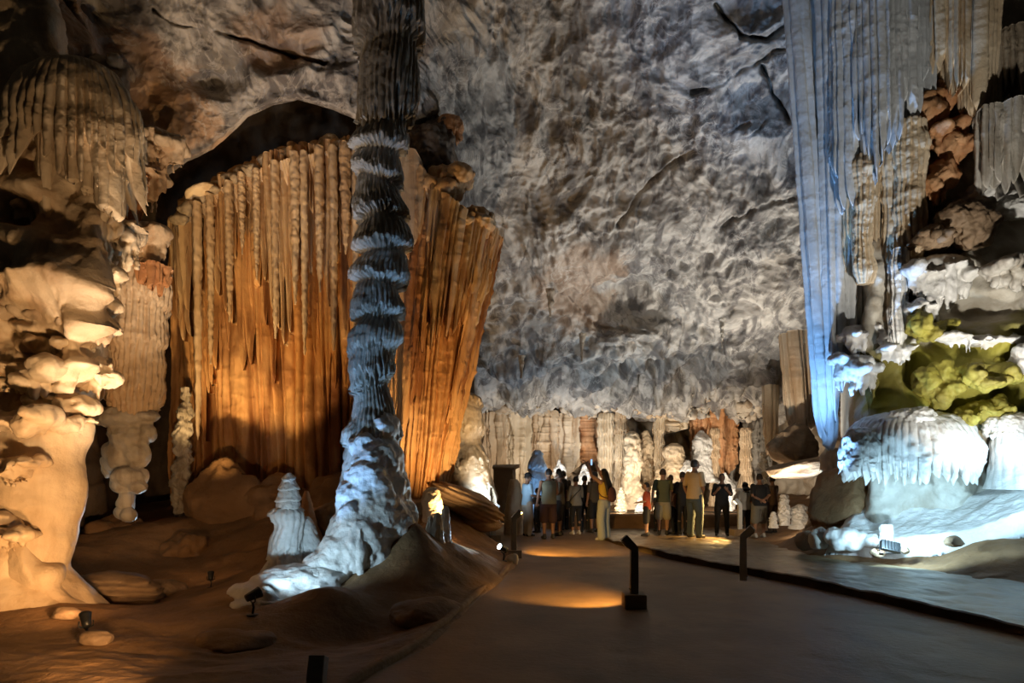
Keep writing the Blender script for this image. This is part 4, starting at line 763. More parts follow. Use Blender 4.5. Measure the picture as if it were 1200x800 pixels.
for i, (a, y, w, h, lab) in enumerate([(919, 594, 12, 32, 'leaning white stalagmite in the small grotto'), (937, 602, 20, 24, 'brilliant white knob in the small grotto'), (906, 606, 8, 14, 'smallest white stump in the small grotto')]):
    o = stalag('stalagmite', [(y - h / 2, a - 1.5, a + 1.5), (y - h / 2 + 3, a - w * .35, a + w * .35), (y, a - w * .5, a + w * .5), (y + h / 2 + 6, a - w * .55, a + w * .6)], 17.2, M_WHITE, 176 + i, n=70, m=70, lump=.75, rough=.05); tag(o, lab, 'stalagmite', 'white stalagmites of the grotto')

# ------------------------------------------------------------------ far chamber
BK = [(563, 602, 486, 592, 26.4, 12, M_TAN, 'tan organ pipe drapery just right of the big cream stalagmite'), (600, 622, 482, 592, 26.2, 7, M_CREAM, 'white edged drapery left of the blue tiered stalagmite'), (620, 632, 478, 570, 26.3, 4, M_RUST, 'narrow orange drapery above the blue tiered stalagmite'), (630, 652, 484, 590, 26.0, 8, M_TAN, 'tan drapery right of the blue tiered stalagmite'),
      (650, 676, 486, 560, 26.0, 8, M_TAN, 'ragged tan drapery above the dark heads of the group'), (676, 700, 490, 545, 26.2, 8, M_RUST, 'brownish drapery left of the white columns'), (814, 858, 476, 560, 25.2, 12, M_RUST, 'orange and cream drapery above the man in black'), (858, 896, 490, 575, 26, 12, M_GREYCOL, 'grey fluted drapery right of the orange and cream one'), (780, 800, 476, 505, 25.5, 7, M_CREAM, 'short cream fringe under the low ceiling')]
for i, (a, b, y0, y1, d, npp, mt, lab) in enumerate(BK):
    o = sheet('flowstone_drapery', [(a, y0 + 4, d + .4), ((a + b) / 2, y0 - 4, d - .1), (b, y0 + 3, d + .4)], [(a + 1, y1, d + .4), ((a + b) / 2, y1 + 3, d - .1), (b - 1, y1 - 3, d + .4)], mt, npipe=npp, amp=.20, rag=.14, seed=180 + i, n=130, m=npp * 16, back=.6, rough=.16, fold=2.2, wander=.7); tag(o, lab, 'drapery', 'draperies of the far chamber')
CL = [(701, 720, 482, 600, 25.2, 'broad white fluted column behind the woman with raised arms'), (721, 733, 500, 600, 25.0, 'slim white column with a domed head in the far chamber'), (722, 734, 455, 502, 25.0, 'pinkish stalactite column above the slim white one'), (766, 778, 480, 560, 25.2, 'grey white column behind the man in green'), (833, 843, 500, 590, 24.9, 'thin cream column beneath the orange drapery'), (868, 880, 500, 565, 24.8, 'thin grey column behind the woman in white')]
for i, (a, b, y0, y1, d, lab) in enumerate(CL):
    o = stalag('dripstone_column', [(y0, a + 3, b - 3), (y0 + 4, a, b), ((y0 + y1) / 2, a + .5, b - .5), (y1 - 8, a, b), (y1 + 8, a - 3, b + 3)], d, M_CREAM if i in (0, 1, 3) else M_TAN, 190 + i, n=150, m=110, lump=.1, fl=16, flamp=.10, tiers=.05, tper=.5, drip=.6); tag(o, lab, 'dripstone column', 'columns of the far chamber')
ST = [(741, 506, 22, 600, 24.4, 'tall lumpy white stalagmite right of the slim column'), (757, 505, 18, 575, 25.0, 'pale stacked stalagmite in front of a dark niche'), (685, 545, 22, 600, 24.6, 'white hunched stalagmite behind the raised arms'), (655, 540, 16, 590, 24.6, 'small cream stalagmite behind the group'), (790, 520, 34, 600, 24.6, 'massive white flowstone stalagmite behind the big man'), (806, 540, 24, 600, 24.2, 'white rounded stalagmite beside the big man'), (850, 555, 22, 600, 24.2, 'white lumpy stalagmite behind the man in black'), (772, 550, 20, 605, 24.0, 'white flared stalagmite behind the man in green'), (822, 505, 26, 560, 25, 'cream knobbly stalagmite below the orange drapery'), (894, 530, 14, 580, 21.8, 'bright white stalagmite with an orange spot'), (728, 572, 12, 606, 23.4, 'little white cone at the foot of the slim column'), (751, 582, 12, 606, 23.2, 'little white cone behind the boy in red')]
for i, (a, y0, w, y1, d, lab) in enumerate(ST):
    o = stalag('stalagmite', [(y0 - 2, a - .6, a + .6), (y0, a - w * .12, a + w * .10), (y0 + 3, a - w * .22, a + w * .2), (y0 + 9, a - w * .34, a + w * .32), (y0 + (y1 - y0) * .35, a - w * .45, a + w * .45), (y0 + (y1 - y0) * .7, a - w * .5, a + w * .5), (y1 + 6, a - w * .7, a + w * .7)], d, M_CREAM if i in (0, 1, 4, 7, 10) else M_WHITE, 200 + i, n=110, m=90, lump=.55, tiers=.05, tper=.75, drip=.5, rough=.10); tag(o, lab, 'stalagmite', 'stalagmites of the far chamber')
for i, (a, y0, wd, ye, dr, d, mt, lab) in enumerate([(806, 462, 96, 470, 18, 24.5, M_CREAM, 'ragged cream rock fringe hanging over the far chamber'), (606, 472, 90, 478, 8, 25.2, M_CREAM, 'pale rock brow over the tan draperies'), (762, 476, 44, 480, 8, 24.6, M_TAN, 'rust coloured overhang above the dark niche'), (690, 474, 60, 478, 12, 24.9, M_WHITE, 'white rock brow over the broad fluted column'), (880, 468, 50, 476, 16, 24.6, M_CREAM, 'cream rock brow over the grey drapery')]):
    o = melt('rock_brow', (a - wd / 2, a + wd / 2, y0 - 6, ye + 8), d + .5, 9, 210 + i, M_BACK if i != 2 else mt, 16, dr * .7, .6, .8, .05, .4, dw=1.8); tag(o, lab, 'flowstone shelf', 'rock brows of the far chamber')
# ------------------------------------------------------------------ fixtures
M_STEEL = plain('weathered steel', (.20, .185, .16), .45, .5)
M_STEELL = plain('pale painted steel', (.42, .42, .40), .5, .2)
M_CONC = plain('concrete block', (.26, .19, .12), .8, bump=.4)
M_BLACK = plain('black housing', (.012, .012, .012), .45)
M_LENS_D = plain('dark glass', (.03, .03, .035), .1)
M_LENS_C = plain('cool lit lens', (.8, .9, 1), .2, emit=(.75, .9, 1), estr=14)
M_LENS_W = plain('warm lit lens', (1, .85, .6), .2, emit=(1, .72, .38), estr=8)
M_WHITEP = plain('white rail paint', (.62, .60, .54), .5)
def box_mesh(name, c, size, mat, parent, bev=.008, rot=None, shear=None):
    bm = bmesh.new(); bmesh.ops.create_cube(bm, size=1)
    for v in bm.verts: v.co = Vector((v.co.x * size[0], v.co.y * size[1], v.co.z * size[2]))
    if bev: bmesh.ops.bevel(bm, geom=bm.edges[:], offset=bev, segments=2, profile=.6, affect='EDGES')
    if rot is not None: bmesh.ops.rotate(bm, verts=bm.verts, matrix=rot, cent=(0, 0, 0))
    m = bpy.data.meshes.new(name); bm.to_mesh(m); bm.free(); m.materials.append(mat)
    o = bpy.data.objects.new(name, m); C.objects.link(o); o.parent = parent; o.location = c
    return o
def bent_post(name, w, t, h, head, ang, mat, parent, z0):
    """flat steel post whose top is folded over; one closed strip"""
    pr = [(0, 0), (0, h)] ; c, s_ = math.sin(ang), math.cos(ang)
    cen = [(0, 0), (0, h * .5), (0, h), (c * head * .15, h + s_ * head * .15), (c * head, h + s_ * head)]
    V = []
    for i, (x, z) in enumerate(cen):
        a = ang if i >= 3 else (ang * .5 if i == 2 else 0); nx, nz = math.cos(a), -math.sin(a)
        for dx, dy in ((-1, -1), (1, -1), (1, 1), (-1, 1)): V.append((x + nx * dx * t / 2, dy * w / 2, z + nz * dx * t / 2))
    bm = bmesh.new(); vs = [bm.verts.new(v) for v in V]
    for i in range(len(cen) - 1):
        for k in range(4): bm.faces.new((vs[i * 4 + k], vs[i * 4 + (k + 1) % 4], vs[i * 4 + 4 + (k + 1) % 4], vs[i * 4 + 4 + k]))
    bm.faces.new(vs[:4][::-1]); bm.faces.new(vs[-4:]); bmesh.ops.recalc_face_normals(bm, faces=bm.faces)
    bmesh.ops.bevel(bm, geom=bm.edges[:], offset=.004, segments=1, affect='EDGES')
    m = bpy.data.meshes.new(name); bm.to_mesh(m); bm.free(); m.materials.append(mat)
    o = bpy.data.objects.new(name, m); C.objects.link(o); o.parent = parent; o.location = (0, 0, z0); return o
def bollard(px, d, z, label, rot, h=.56, base=True, lens=M_LENS_D, mat=M_STEEL, head=.19, ang=.75, bs=.27):
    x = (px - 600) / FPX * d
    t = thing('path_bollard', label, 'bollard', (x, d, z), 'bent steel path bollards'); t.rotation_euler = (0, 0, rot)
    z0 = 0
    if base: box_mesh('base', (0, 0, .075), (bs, bs, .17), M_CONC, t, .012); z0 = .155
    post = bent_post('post', .095, .10, h, head, ang, mat, t, z0)
    cx, cz = math.sin(ang) * head * .62, h + math.cos(ang) * head * .62
    o = box_mesh('lens', (cx + math.cos(ang) * .054, 0, cz - math.sin(ang) * .054), (.012, .07, head * .55), lens, post, .003, Matrix.Rotation(ang, 3, 'Y'))
    for sgn in (-1, 1): box_mesh('bolt', (.052, sgn * .028, .06), (.012, .014, .014), M_BLACK, post, .003)
    return t
bollard(743, 8.46, 0.01, 'dark bent steel bollard on square block in the middle of the path', PI)
bollard(871, 9.75, PLAT + .01, 'grey bent steel bollard without block at the edge of the paved terrace', -.35, h=.62, base=False, mat=M_STEELL)
bollard(602, 13.4, 0.0, 'dark bent bollard at the path corner next to the lit cool spotlight', .2, h=.62, mat=M_STEEL, head=.2)
bollard(578, 16.6, .0, 'pale bent bollard on block in front of the square pillar', .5, h=.60, mat=M_STEELL)
bollard(867, 17.2, .10, 'pale lit bollard on a wide block beside the person all in black', PI, h=.62, mat=M_STEELL, lens=M_LENS_W, bs=.42)
bollard(371, 4.0, surf_z(-1.145, 4.0) - .02, 'dark bollard cut off by the bottom frame edge', PI / 2, h=.48, base=False, head=.12, ang=.4)

def tube_pts(pts, rad, seg=10):
    pts = [Vector(p) for p in pts]; V, F = [], []
    rad = rad if hasattr(rad, '__len__') else [rad] * len(pts)
    for i, p in enumerate(pts):
        d = (pts[min(i + 1, len(pts) - 1)] - pts[max(i - 1, 0)]).normalized()
        up = Vector((0, 0, 1)) if abs(d.z) < .9 else Vector((0, 1, 0)); a = d.cross(up).normalized(); b = d.cross(a)
        for k in range(seg):
            t = 2 * PI * k / seg; V.append(p + (a * math.cos(t) + b * math.sin(t)) * rad[i])
    n = len(pts); F = grid_faces(n, seg, True)
    V = [tuple(v) for v in V] + [tuple(pts[0]), tuple(pts[-1])]
    j = np.arange(seg); caps = np.concatenate([np.stack([(j + 1) % seg, j, np.full(seg, n * seg)], -1), np.stack([(n - 1) * seg + j, (n - 1) * seg + (j + 1) % seg, np.full(seg, n * seg + 1)], -1)])
    return np.array(V), [F, caps]
def local_mesh(name, V, F, mat, parent, smooth=True):
    o = mesh_from(name, V, F, mat, None, None, smooth=smooth); o.parent = parent; o.location = (0, 0, 0); return o
def spotlight(px, py, d, label, aim, lens=M_LENS_D, s=1.0, z=None):
    b = P(px, py, d); zz = surf_z(b[0], b[1]) - .01 if z is None else z
    t = thing('spotlight', label, 'spotlight', (b[0], b[1], zz))
    V, F = tube_pts([(0, 0, 0), (0, 0, .012 * s), (0, 0, .013 * s), (0, 0, .02 * s)], [.055 * s, .055 * s, .05 * s, .02 * s], 20); local_mesh('foot_plate', V, F, M_BLACK, t)
    hz = .16 * s
    V, F = tube_pts([(0, 0, .015 * s), (.01 * s, 0, hz * .5), (0, 0, hz * .8)], .012 * s); local_mesh('stem', V, F, M_BLACK, t)
    a = Vector(aim).normalized()
    c = Vector((0, 0, hz + .03 * s))
    V, F = tube_pts([c - a * .07 * s, c - a * .065 * s, c - a * .02 * s, c + a * .05 * s, c + a * .075 * s, c + a * .08 * s], [.02 * s, .036 * s, .042 * s, .05 * s, .056 * s, .05 * s], 22); hs = local_mesh('housing', V, F, M_BLACK, t)
    V, F = tube_pts([c + a * .078 * s, c + a * .083 * s], [.044 * s, .042 * s], 20); local_mesh('lens', V, F, lens, hs)
    sd = a.cross(Vector((0, 0, 1))).normalized()
    V, F = tube_pts([c + sd * .058 * s, c + sd * .06 * s - Vector((0, 0, .05 * s)), Vector((0, 0, hz * .72)), c - sd * .06 * s - Vector((0, 0, .05 * s)), c - sd * .058 * s], .008 * s, 8); local_mesh('yoke', V, F, M_BLACK, t)
    return Vector(t.location) + c + a * .12 * s
L_LEFT = spotlight(101, 742, 7.15, 'black spotlight on the sand at the foot of the left wall', (-.45, .5, .75), s=1.1)
L_COL = spotlight(296, 712, 8.05, 'black spotlight behind the brown boulder, aimed at the banded column', (.7, .65, .35), s=1.25)
L_GULLY = spotlight(247, 694, 10.3, 'tiny lit warm lamp on the gully bank', (-.2, .5, .9), lens=M_LENS_W, s=.9)
L_PATH = spotlight(590, 660, 12.3, 'black spotlight with bright cool lens beside the path corner', (-.55, -.45, .3), lens=M_LENS_C, s=1.25)
o = rock('stone', P(602, 662, 12.4) + np.array([-.02, .05, .08]), (.12, .10, .14), M_CREAM, 301, 4, .25); tag(o, 'rounded pale stone beside the lit cool spotlight', 'stone')
t = thing('floodlight', 'black rectangular floodlight lying on the bank, aimed at the bright slope', 'floodlight', P(1043, 648, 11.2))
rm = Matrix.Rotation(-.5, 3, 'X') @ Matrix.Rotation(.25, 3, 'Y')
box_mesh('housing', (0, 0, .11), (.30, .09, .17), M_BLACK, t, .015, rm); box_mesh('lens', rm @ Vector((0, .05, 0)) + Vector((0, 0, .11)), (.26, .006, .13), M_LENS_C, t, .002, rm)
for i in (-.1, -.05, 0, .05, .1): box_mesh('cooling_fin', rm @ Vector((i, -.06, 0)) + Vector((0, 0, .11)), (.008, .035, .14), M_BLACK, t, .002, rm)
V, F = tube_pts([(-.17, 0, .11), (-.17, 0, .0), (.17, 0, .0), (.17, 0, .11)], .01, 8); local_mesh('bracket', V, F, M_BLACK, t)

t = thing('square_pillar', 'plain square brown stone pillar with sloping top, left of the guide', 'pillar', P(592, 612, 19.6)); t['kind'] = 'thing'
x0, y0 = (592 - 600) / FPX * 19.6, 19.6
def prism(name, pts_bottom, pts_top, mat, parent):
    n = len(pts_bottom); V = np.array(pts_bottom + pts_top, float); j = np.arange(n)
    side = np.stack([j, (j + 1) % n, (j + 1) % n + n, j + n], -1)
    o = mesh_from(name, V, [side, np.array([list(range(n))[::-1], list(range(n, 2 * n))])], mat, None, None, smooth=False); o.parent = parent; o.location = (0, 0, 0)
    bv = o.modifiers.new('edge', 'BEVEL'); bv.width = .015; bv.segments = 2; return o
M_PLAST = plain('brown plaster', (.30, .20, .105), .8, bump=.3)
prism('shaft', [(-.33, -.3, 0), (.30, -.3, 0), (.36, .3, 0), (-.33, .3, 0)], [(-.33, -.3, 1.55), (.22, -.3, 1.52), (.30, .3, 1.58), (-.33, .3, 1.60)], M_PLAST, t)
prism('cap', [(-.36, -.33, 1.53), (.27, -.33, 1.50), (.42, .33, 1.58), (-.36, .33, 1.58)], [(-.36, -.33, 1.60), (.26, -.33, 1.57), (.42, .33, 1.68), (-.36, .33, 1.66)], M_PLAST, t)
# low bank wall behind the visitors and the white rail on it
xs = np.linspace(1.0, 8.0, 120); prof = [(-.10, -.3), (-.06, .0), (-.02, .32), (.0, .39), (.1, .42), (.25, .42), (.45, .40), (.5, -.2)]
G = np.stack([np.stack([xs, 20.6 + dy + .10 * n1(xs * .8, 5) + .02 * n1(xs * 5, 6), xs * 0 + dz + .03 * n1(xs * 1.1, 7) * (dz > 0)], -1) for dy, dz in prof])
struct(shell_obj('low_wall', G, M_DIRT))
t = thing('guard_rail', 'thin white rail along the low bank behind the visitors', 'rail', (4.4, 20.75, .40))
xr = np.linspace(-3.3, 3.4, 60); V, F = tube_pts([(x, .10 * float(n1(np.array([(x + 4.4) * .8]), 5)[0]), .09 - .012 * math.sin(x * 2.2) ** 2) for x in xr], .018, 10); local_mesh('rail', V, F, M_WHITEP, t)
for k in range(6):
    x = -3.2 + k * 1.3; y = .10 * float(n1(np.array([(x + 4.4) * .8]), 5)[0]); V, F = tube_pts([(x, y, -.05), (x, y, .04), (x, y, .09)], .014, 8); local_mesh('rail_post', V, F, M_WHITEP, t)
# ------------------------------------------------------------------ people
SKINS = [plain('skin warm', (.42, .235, .15), .5, bscale=40), plain('skin brown', (.26, .135, .08), .5, bscale=40), plain('skin fair', (.52, .33, .23), .5, bscale=40)]
_cl = {}
def cloth(col, name='fabric'):
    if col not in _cl: _cl[col] = plain(name, col, .85, bump=.3, bscale=160)
    return _cl[col]
M_HAIR = plain('dark hair', (.018, .012, .008), .55, bump=.6, bscale=220); M_HAIRB = plain('brown hair', (.05, .028, .014), .55, bump=.6, bscale=220)
M_SHOE = plain('dark shoe', (.03, .027, .025), .6); M_SHOEW = plain('pale shoe', (.55, .52, .47), .6)
M_PHONE = plain('phone shell', (.02, .02, .022), .3); M_SCREEN = plain('phone screen', (.2, .4, .7), .2, emit=(.35, .62, 1), estr=1.2)
class Parts:
    def __init__(s): s.V = []; s.F = []; s.o = 0
    def add(s, V, F):
        V = np.asarray(V, float); s.V.append(V); s.F += [np.asarray(f) + s.o for f in F]; s.o += len(V)
    def tube(s, pts, rad, seg=14):
        pts = [Vector(p) for p in pts]; rad = list(rad)
        d0 = (pts[0] - pts[1]).normalized(); d1 = (pts[-1] - pts[-2]).normalized()
        P2 = [pts[0] + d0 * rad[0] * .85, pts[0] + d0 * rad[0] * .5] + pts + [pts[-1] + d1 * rad[-1] * .5, pts[-1] + d1 * rad[-1] * .85]
        R2 = [rad[0] * .45, rad[0] * .86] + rad + [rad[-1] * .86, rad[-1] * .45]
        V, F = tube_pts(P2, R2, seg); s.add(V, F)
    def ell(s, c, r, rot=None, sub=3):
        V, F = ico(sub); W = V * np.array(r)
        if rot is not None: W = W @ np.array(rot).T
        s.add(W + np.array(c), [F])
    def loft(s, rows, seg=24):
        """rows: (centre, rx, ry)"""
        th = np.linspace(0, 2 * PI, seg, endpoint=False); G = []
        for c, rx, ry in rows:
            G.append(np.stack([c[0] + rx * np.cos(th) * (1 - .08 * np.sin(2 * th) ** 2 * 0), c[1] + ry * np.sin(th), c[2] + 0 * th], -1))
        G = np.array(G); n = len(rows); V = np.concatenate([G.reshape(-1, 3), [G[0].mean(0)], [G[-1].mean(0)]]); j = np.arange(seg)
        s.add(V, [grid_faces(n, seg, True), np.stack([(j + 1) % seg, j, np.full(seg, n * seg)], -1), np.stack([(n - 1) * seg + j, (n - 1) * seg + (j + 1) % seg, np.full(seg, n * seg + 1)], -1)])
    def done(s, name, mat, parent, voxel, disp=0, seed=0, smooth_it=2, xf=None):
        V = np.concatenate(s.V)
        if xf is not None: V = xf(V)
        tri = [f for f in s.F if f.shape[1] == 3]; qd = [f for f in s.F if f.shape[1] == 4]
        F = ([np.concatenate(qd)] if qd else []) + ([np.concatenate(tri)] if tri else [])
        o = remesh_obj(name, V, F, mat, None, voxel, disp, seed, smooth_it, origin=(0, 0, 0))
        o.parent = parent; o.location = (0, 0, 0); return o
ARM = {'down': ((.16, .0, -1), (.06, .18, -1)), 'front': ((.22, .12, -1), (-.45, .85, .22)), 'phone': ((.25, .18, -1), (-.50, .72, .62)), 'raised': ((.18, .75, .55), (-.12, .45, .95)), 'back': ((.22, -.32, -1), (-.85, -.22, -.45)),
       'pocket': ((.34, -.12, -1), (-.22, .32, -1)), 'chin': ((.14, .45, -.9), (-.35, .35, .95)), 'belly': ((.25, .02, -1), (-.62, .62, -.45)), 'hold': ((.2, .1, -1), (-.1, .95, -.15)), 'side': ((.30, -.1, -1), (.1, .25, -1))}
def person(px, py, d, H, face, label, top, bottom, skin=0, arms=('down', 'down'), hair='short', hairmat=None, sleeve=.5, btype='trousers', pitch=0.0, yaw=0.0, stance=.10, build=1.0, step=0.0, shoe=None, mask=None, cap=None, hem=.87, lean=0.0, twist=0.0, z=None, female=False):
    s = H / 1.75; b = P(px, py, d); zz = surf_z(b[0], b[1]) if z is None else z
    r = thing('person', label, 'person', (b[0], b[1], zz), 'visitors in the far chamber')
    r.rotation_euler = (0, 0, face); r.scale = (s, s, s)
    sm = SKINS[skin]; sw = .172 if female else .19; hw = .098 if female else .092
    def lx(V):        # lean of the upper body
        V = np.asarray(V, float).copy(); k = np.clip(V[:, 2] - .95, 0, 2); V[:, 1] += lean * k; return V
    def lv(v): q = lx(np.array([v]))[0]; return Vector(q)
    hipz, kz, az = .92, .49, .085
    legs = {}
    for sg in (-1, 1):
        fy = step * sg
        hip = Vector((sg * hw, 0, hipz)); an = Vector((sg * stance, fy, az)); kn = (hip + an) / 2 + Vector((sg * .012, .03, -.01)); legs[sg] = (hip, kn, an)
    arm = {}
    for sg, nm in ((-1, arms[0]), (1, arms[1])):
        u, f = ARM[nm] if isinstance(nm, str) else nm
        sh = lv((sg * (sw - .015) * build ** .5, 0, 1.415)); u = Vector((u[0] * sg, u[1], u[2])).normalized(); f = Vector((f[0] * sg, f[1], f[2])).normalized()
        el = sh + u * .285; wr = el + f * .245; arm[sg] = (sh, el, wr, f)
    bw = build
    rows = [((0, 0, .80), .12 * bw, .09), ((0, -.01, .88), .160 * bw, .115 * bw), ((0, -.01, .95), (.172 if female else .163) * bw, .12 * bw), ((0, 0, 1.06), (.145 if female else .155) * bw, .108 * bw), ((0, .005, 1.14), (.132 if female else .152) * bw, .102 * bw), ((0, .01, 1.25), .158 * bw, .115 * bw), ((0, .005, 1.34), (sw - .015) * bw, .112 * bw), ((0, -.005, 1.41), (sw - .035) * bw, .09), ((0, -.01, 1.455), .105, .07), ((0, -.005, 1.485), .062, .06), ((0, .005, 1.56), .054, .056)]
    bd = Parts(); V0 = len(bd.V)
    bd.loft(rows)
    bd.V[-1] = lx(bd.V[-1])
    for sg in (-1, 1):
        hip, kn, an = legs[sg]
        bd.tube([hip, hip.lerp(kn, .45), kn, kn.lerp(an, .3) + Vector((0, -.015, 0)), kn.lerp(an, .75), an], [.088 * bw, .08 * bw, .056, .056, .043, .038])
        bd.tube([an + Vector((0, -.045, -.04)), an + Vector((sg * .01, .06, -.045)), an + Vector((sg * .02, .15, -.058))], [.038, .036, .024])
        sh, el, wr, f = arm[sg]
        bd.tube([sh, sh.lerp(el, .4), el, el.lerp(wr, .3), wr], [.056, .048, .039, .040, .028])
        side = f.cross(Vector((0, 1, 0)) if abs(f.y) < .8 else Vector((0, 0, 1))).normalized(); nrm = f.cross(side).normalized()
        M = Matrix((side, f, nrm)).transposed()
        bd.ell(wr + f * .05, (.040, .056, .017), M)
        for k, (ox, L) in enumerate([(-.029, .062), (-.010, .074), (.010, .07), (.028, .056)]):
            p0 = wr + f * .085 + side * ox; p1 = p0 + f * L * .5 + nrm * .010; p2 = p1 + f * L * .35 + nrm * .026
            bd.tube([p0, p1, p2], [.0095, .009, .0075], 8)
        p0 = wr + f * .03 + side * .032 * -sg; p1 = p0 + side * .025 * -sg + f * .03 + nrm * .01; p2 = p1 + f * .035 + nrm * .012
        bd.tube([p0, p1, p2], [.0125, .011, .008], 8)
    hc = lv((0, .022, 1.635)); Rh = Matrix.Rotation(yaw, 3, 'Z') @ Matrix.Rotation(pitch, 3, 'X')
    def hv(v): return hc + Rh @ Vector(v)
    # head with brow, sockets, nose, mouth, chin, ears
    V, F = ico(4); W = V * np.array([.077, .096, .118])
    fr = np.clip(V[:, 1], 0, 1); W[:, 0] *= 1 - .18 * np.clip(-V[:, 2], 0, 1) ** 1.5; W[:, 1] += .012 * np.exp(-((V[:, 2] + .78) / .22) ** 2) * fr
    for sx in (-1, 1): W[:, 1] -= .011 * np.exp(-(((V[:, 0] - sx * .38) / .17) ** 2 + ((V[:, 2] - .05) / .14) ** 2)) * (fr > 0)
    W[:, 1] += .006 * np.exp(-(((V[:, 2] - .25) / .1) ** 2)) * fr * (np.abs(V[:, 0]) < .6)
    W[:, 1] -= .005 * np.exp(-(((V[:, 2] + .52) / .05) ** 2)) * fr * (np.abs(V[:, 0]) < .35)
    W = np.array([tuple(hv(v)) for v in W]); bd.add(W, [F])
    bd.tube([hv((0, .090, .012)), hv((0, .106, -.018)), hv((0, .108, -.03))], [.009, .0125, .013], 8)
    bd.tube([hv((-.018, .088, -.064)), hv((0, .094, -.062)), hv((.018, .088, -.064))], [.006, .008, .006], 8)
    for sg in (-1, 1): bd.ell(hv((sg * .079, -.005, -.005)), (.010, .020, .031), Rh, 2)
    bd.done('body', sm, r, .0085, 0)
    # garments
    g = Parts(); off = .017
    tr = [(c, rx + off, ry + off) for c, rx, ry in rows if c[2] < 1.47]
    z0 = hem
    lo = [q for q in tr if q[0][2] > z0]; first = [((0, -.01, z0), lo[0][1] + .008, lo[0][2] + .008), ((0, -.01, z0 + .05), lo[0][1] + .006, lo[0][2] + .006)] if z0 < .94 else [((0, 0, z0), lo[0][1], lo[0][2])]
    g.loft(first + [q for q in lo if q[0][2] > z0 + .06]); g.V[-1] = lx(g.V[-1])
    for sg in (-1, 1):
        sh, el, wr, f = arm[sg]
        if sleeve <= .02: continue
        if sleeve <= 1: g.tube([sh, sh.lerp(el, sleeve * .5), sh.lerp(el, sleeve)], [.068 * bw ** .5, .064, .066])
        else: g.tube([sh, sh.lerp(el, .5), el, el.lerp(wr, sleeve - 1)], [.068, .060, .050, .042])
    g.done('shirt', cloth(top), r, .013, .010, px, 2)
    g = Parts(); off = .014
    wz = min(.98, max(hem + .07, .93)); g.loft([((0, -.01, .79), .13 * bw, .10 * bw), ((0, -.01, .86), .160 * bw + off, .115 * bw + off), ((0, -.01, .95), (.170 if female else .162) * bw + off * .6, .12 * bw + off * .5), ((0, 0, wz + .03), .150 * bw, .108 * bw)])
    for sg in (-1, 1):
        hip, kn, an = legs[sg]
        if btype == 'shorts': g.tube([hip, hip.lerp(kn, .45), kn + Vector((0, -.01, .05))], [.104 * bw, .100 * bw, .092 * bw])
        elif btype == 'long shorts': g.tube([hip, hip.lerp(kn, .45), kn + Vector((0, -.01, -.02))], [.106 * bw, .106 * bw, .100 * bw])
        elif btype == 'loose': g.tube([hip, hip.lerp(kn, .5), kn, kn.lerp(an, .6), an + Vector((0, 0, -.01))], [.106, .104, .10, .102, .106])
        elif btype == 'cropped': g.tube([hip, hip.lerp(kn, .45), kn, kn.lerp(an, .55)], [.102 * bw, .09 * bw, .068, .06])
        elif btype == 'wide': g.tube([hip, hip.lerp(kn, .45), kn, kn.lerp(an, .4), an + Vector((0, 0, -.015))], [.108 * bw, .104 * bw, .090, .085, .078])
        else: g.tube([hip, hip.lerp(kn, .45), kn, kn.lerp(an, .35), an], [.104 * bw, .095 * bw, .072, .068, .058])
    g.done({'shorts': 'shorts', 'long shorts': 'shorts'}.get(btype, 'trousers'), cloth(bottom), r, .014, .012, px + 7, 2)
    for sg in (-1, 1):
        hip, kn, an = legs[sg]; g = Parts()
        g.tube([an + Vector((0, -.05, -.045)), an + Vector((sg * .01, .05, -.045)), an + Vector((sg * .02, .15, -.056))], [.044, .043, .032]); g.tube([an + Vector((0, -.05, -.068)), an + Vector((sg * .02, .16, -.070))], [.022, .022]); g.tube([an + Vector((0, -.01, -.03)), an + Vector((0, -.01, .01))], [.046, .046])
        g.done('shoe', shoe or M_SHOE, r, .012, 0, 0, 1)
    hm = hairmat or M_HAIR; g = Parts()
    V, F = ico(4); W = V * np.array([.087, .104, .126]); keep = 0
    W[:, 1] -= .012
    cut = (V[:, 1] > .15) & (V[:, 2] < .45); W[cut] *= np.array([.86, .80, .9]); low_ = V[:, 2] < -.35; W[low_] *= np.array([.8, .8, .78])
    g.add(np.array([tuple(hv(v)) for v in W]), [F])
    if hair in ('long', 'verylong', 'bob'):
        L = {'bob': .20, 'long': .34, 'verylong': .52}[hair]
        for ox in (-.055, -.02, .02, .055):
            top_ = hv((ox, -.06, .03)); g.tube([top_, hv((ox * 1.25, -.10, -.08)), lv((ox * 1.5, -.135, 1.635 - L * .6)), lv((ox * 1.1, -.14, 1.635 - L))], [.045, .05, .046, .022])
    if hair == 'bun': g.ell(hv((0, -.10, .09)), (.045, .045, .045))
    g.done('hair', hm, r, .011, .006, px, 1)
    if mask:
        g = Parts(); V, F = ico(3); W = V * np.array([.066, .03, .052]); W[:, 1] = np.abs(W[:, 1]) + .078; W[:, 2] -= .055; g.add(np.array([tuple(hv(v)) for v in W]), [F])
        for sg in (-1, 1): g.tube([hv((sg * .045, .085, -.05)), hv((sg * .068, .05, -.03)), hv((sg * .082, .0, -.01))], [.011, .009, .008], 8)
        g.done("face_mask", mask, r, .011, 0, 0, 1)
    if cap:
        g = Parts(); V, F = ico(4); W = V * np.array([.094, .112, .10]); W[:, 2] = np.where(V[:, 2] < 0, W[:, 2] * .15, W[:, 2]); W[:, 2] += .045; W[:, 1] -= .01; g.add(np.array([tuple(hv(v)) for v in W]), [F])
        V, F = ico(3); W = V * np.array([.072, .075, .010]); W[:, 1] += .125; W[:, 2] += .048 - 1.2 * np.maximum(0, W[:, 0] ** 2); g.add(np.array([tuple(hv(v)) for v in W]), [F])
        g.done('cap', cap, r, .009, 0, 0, 1)
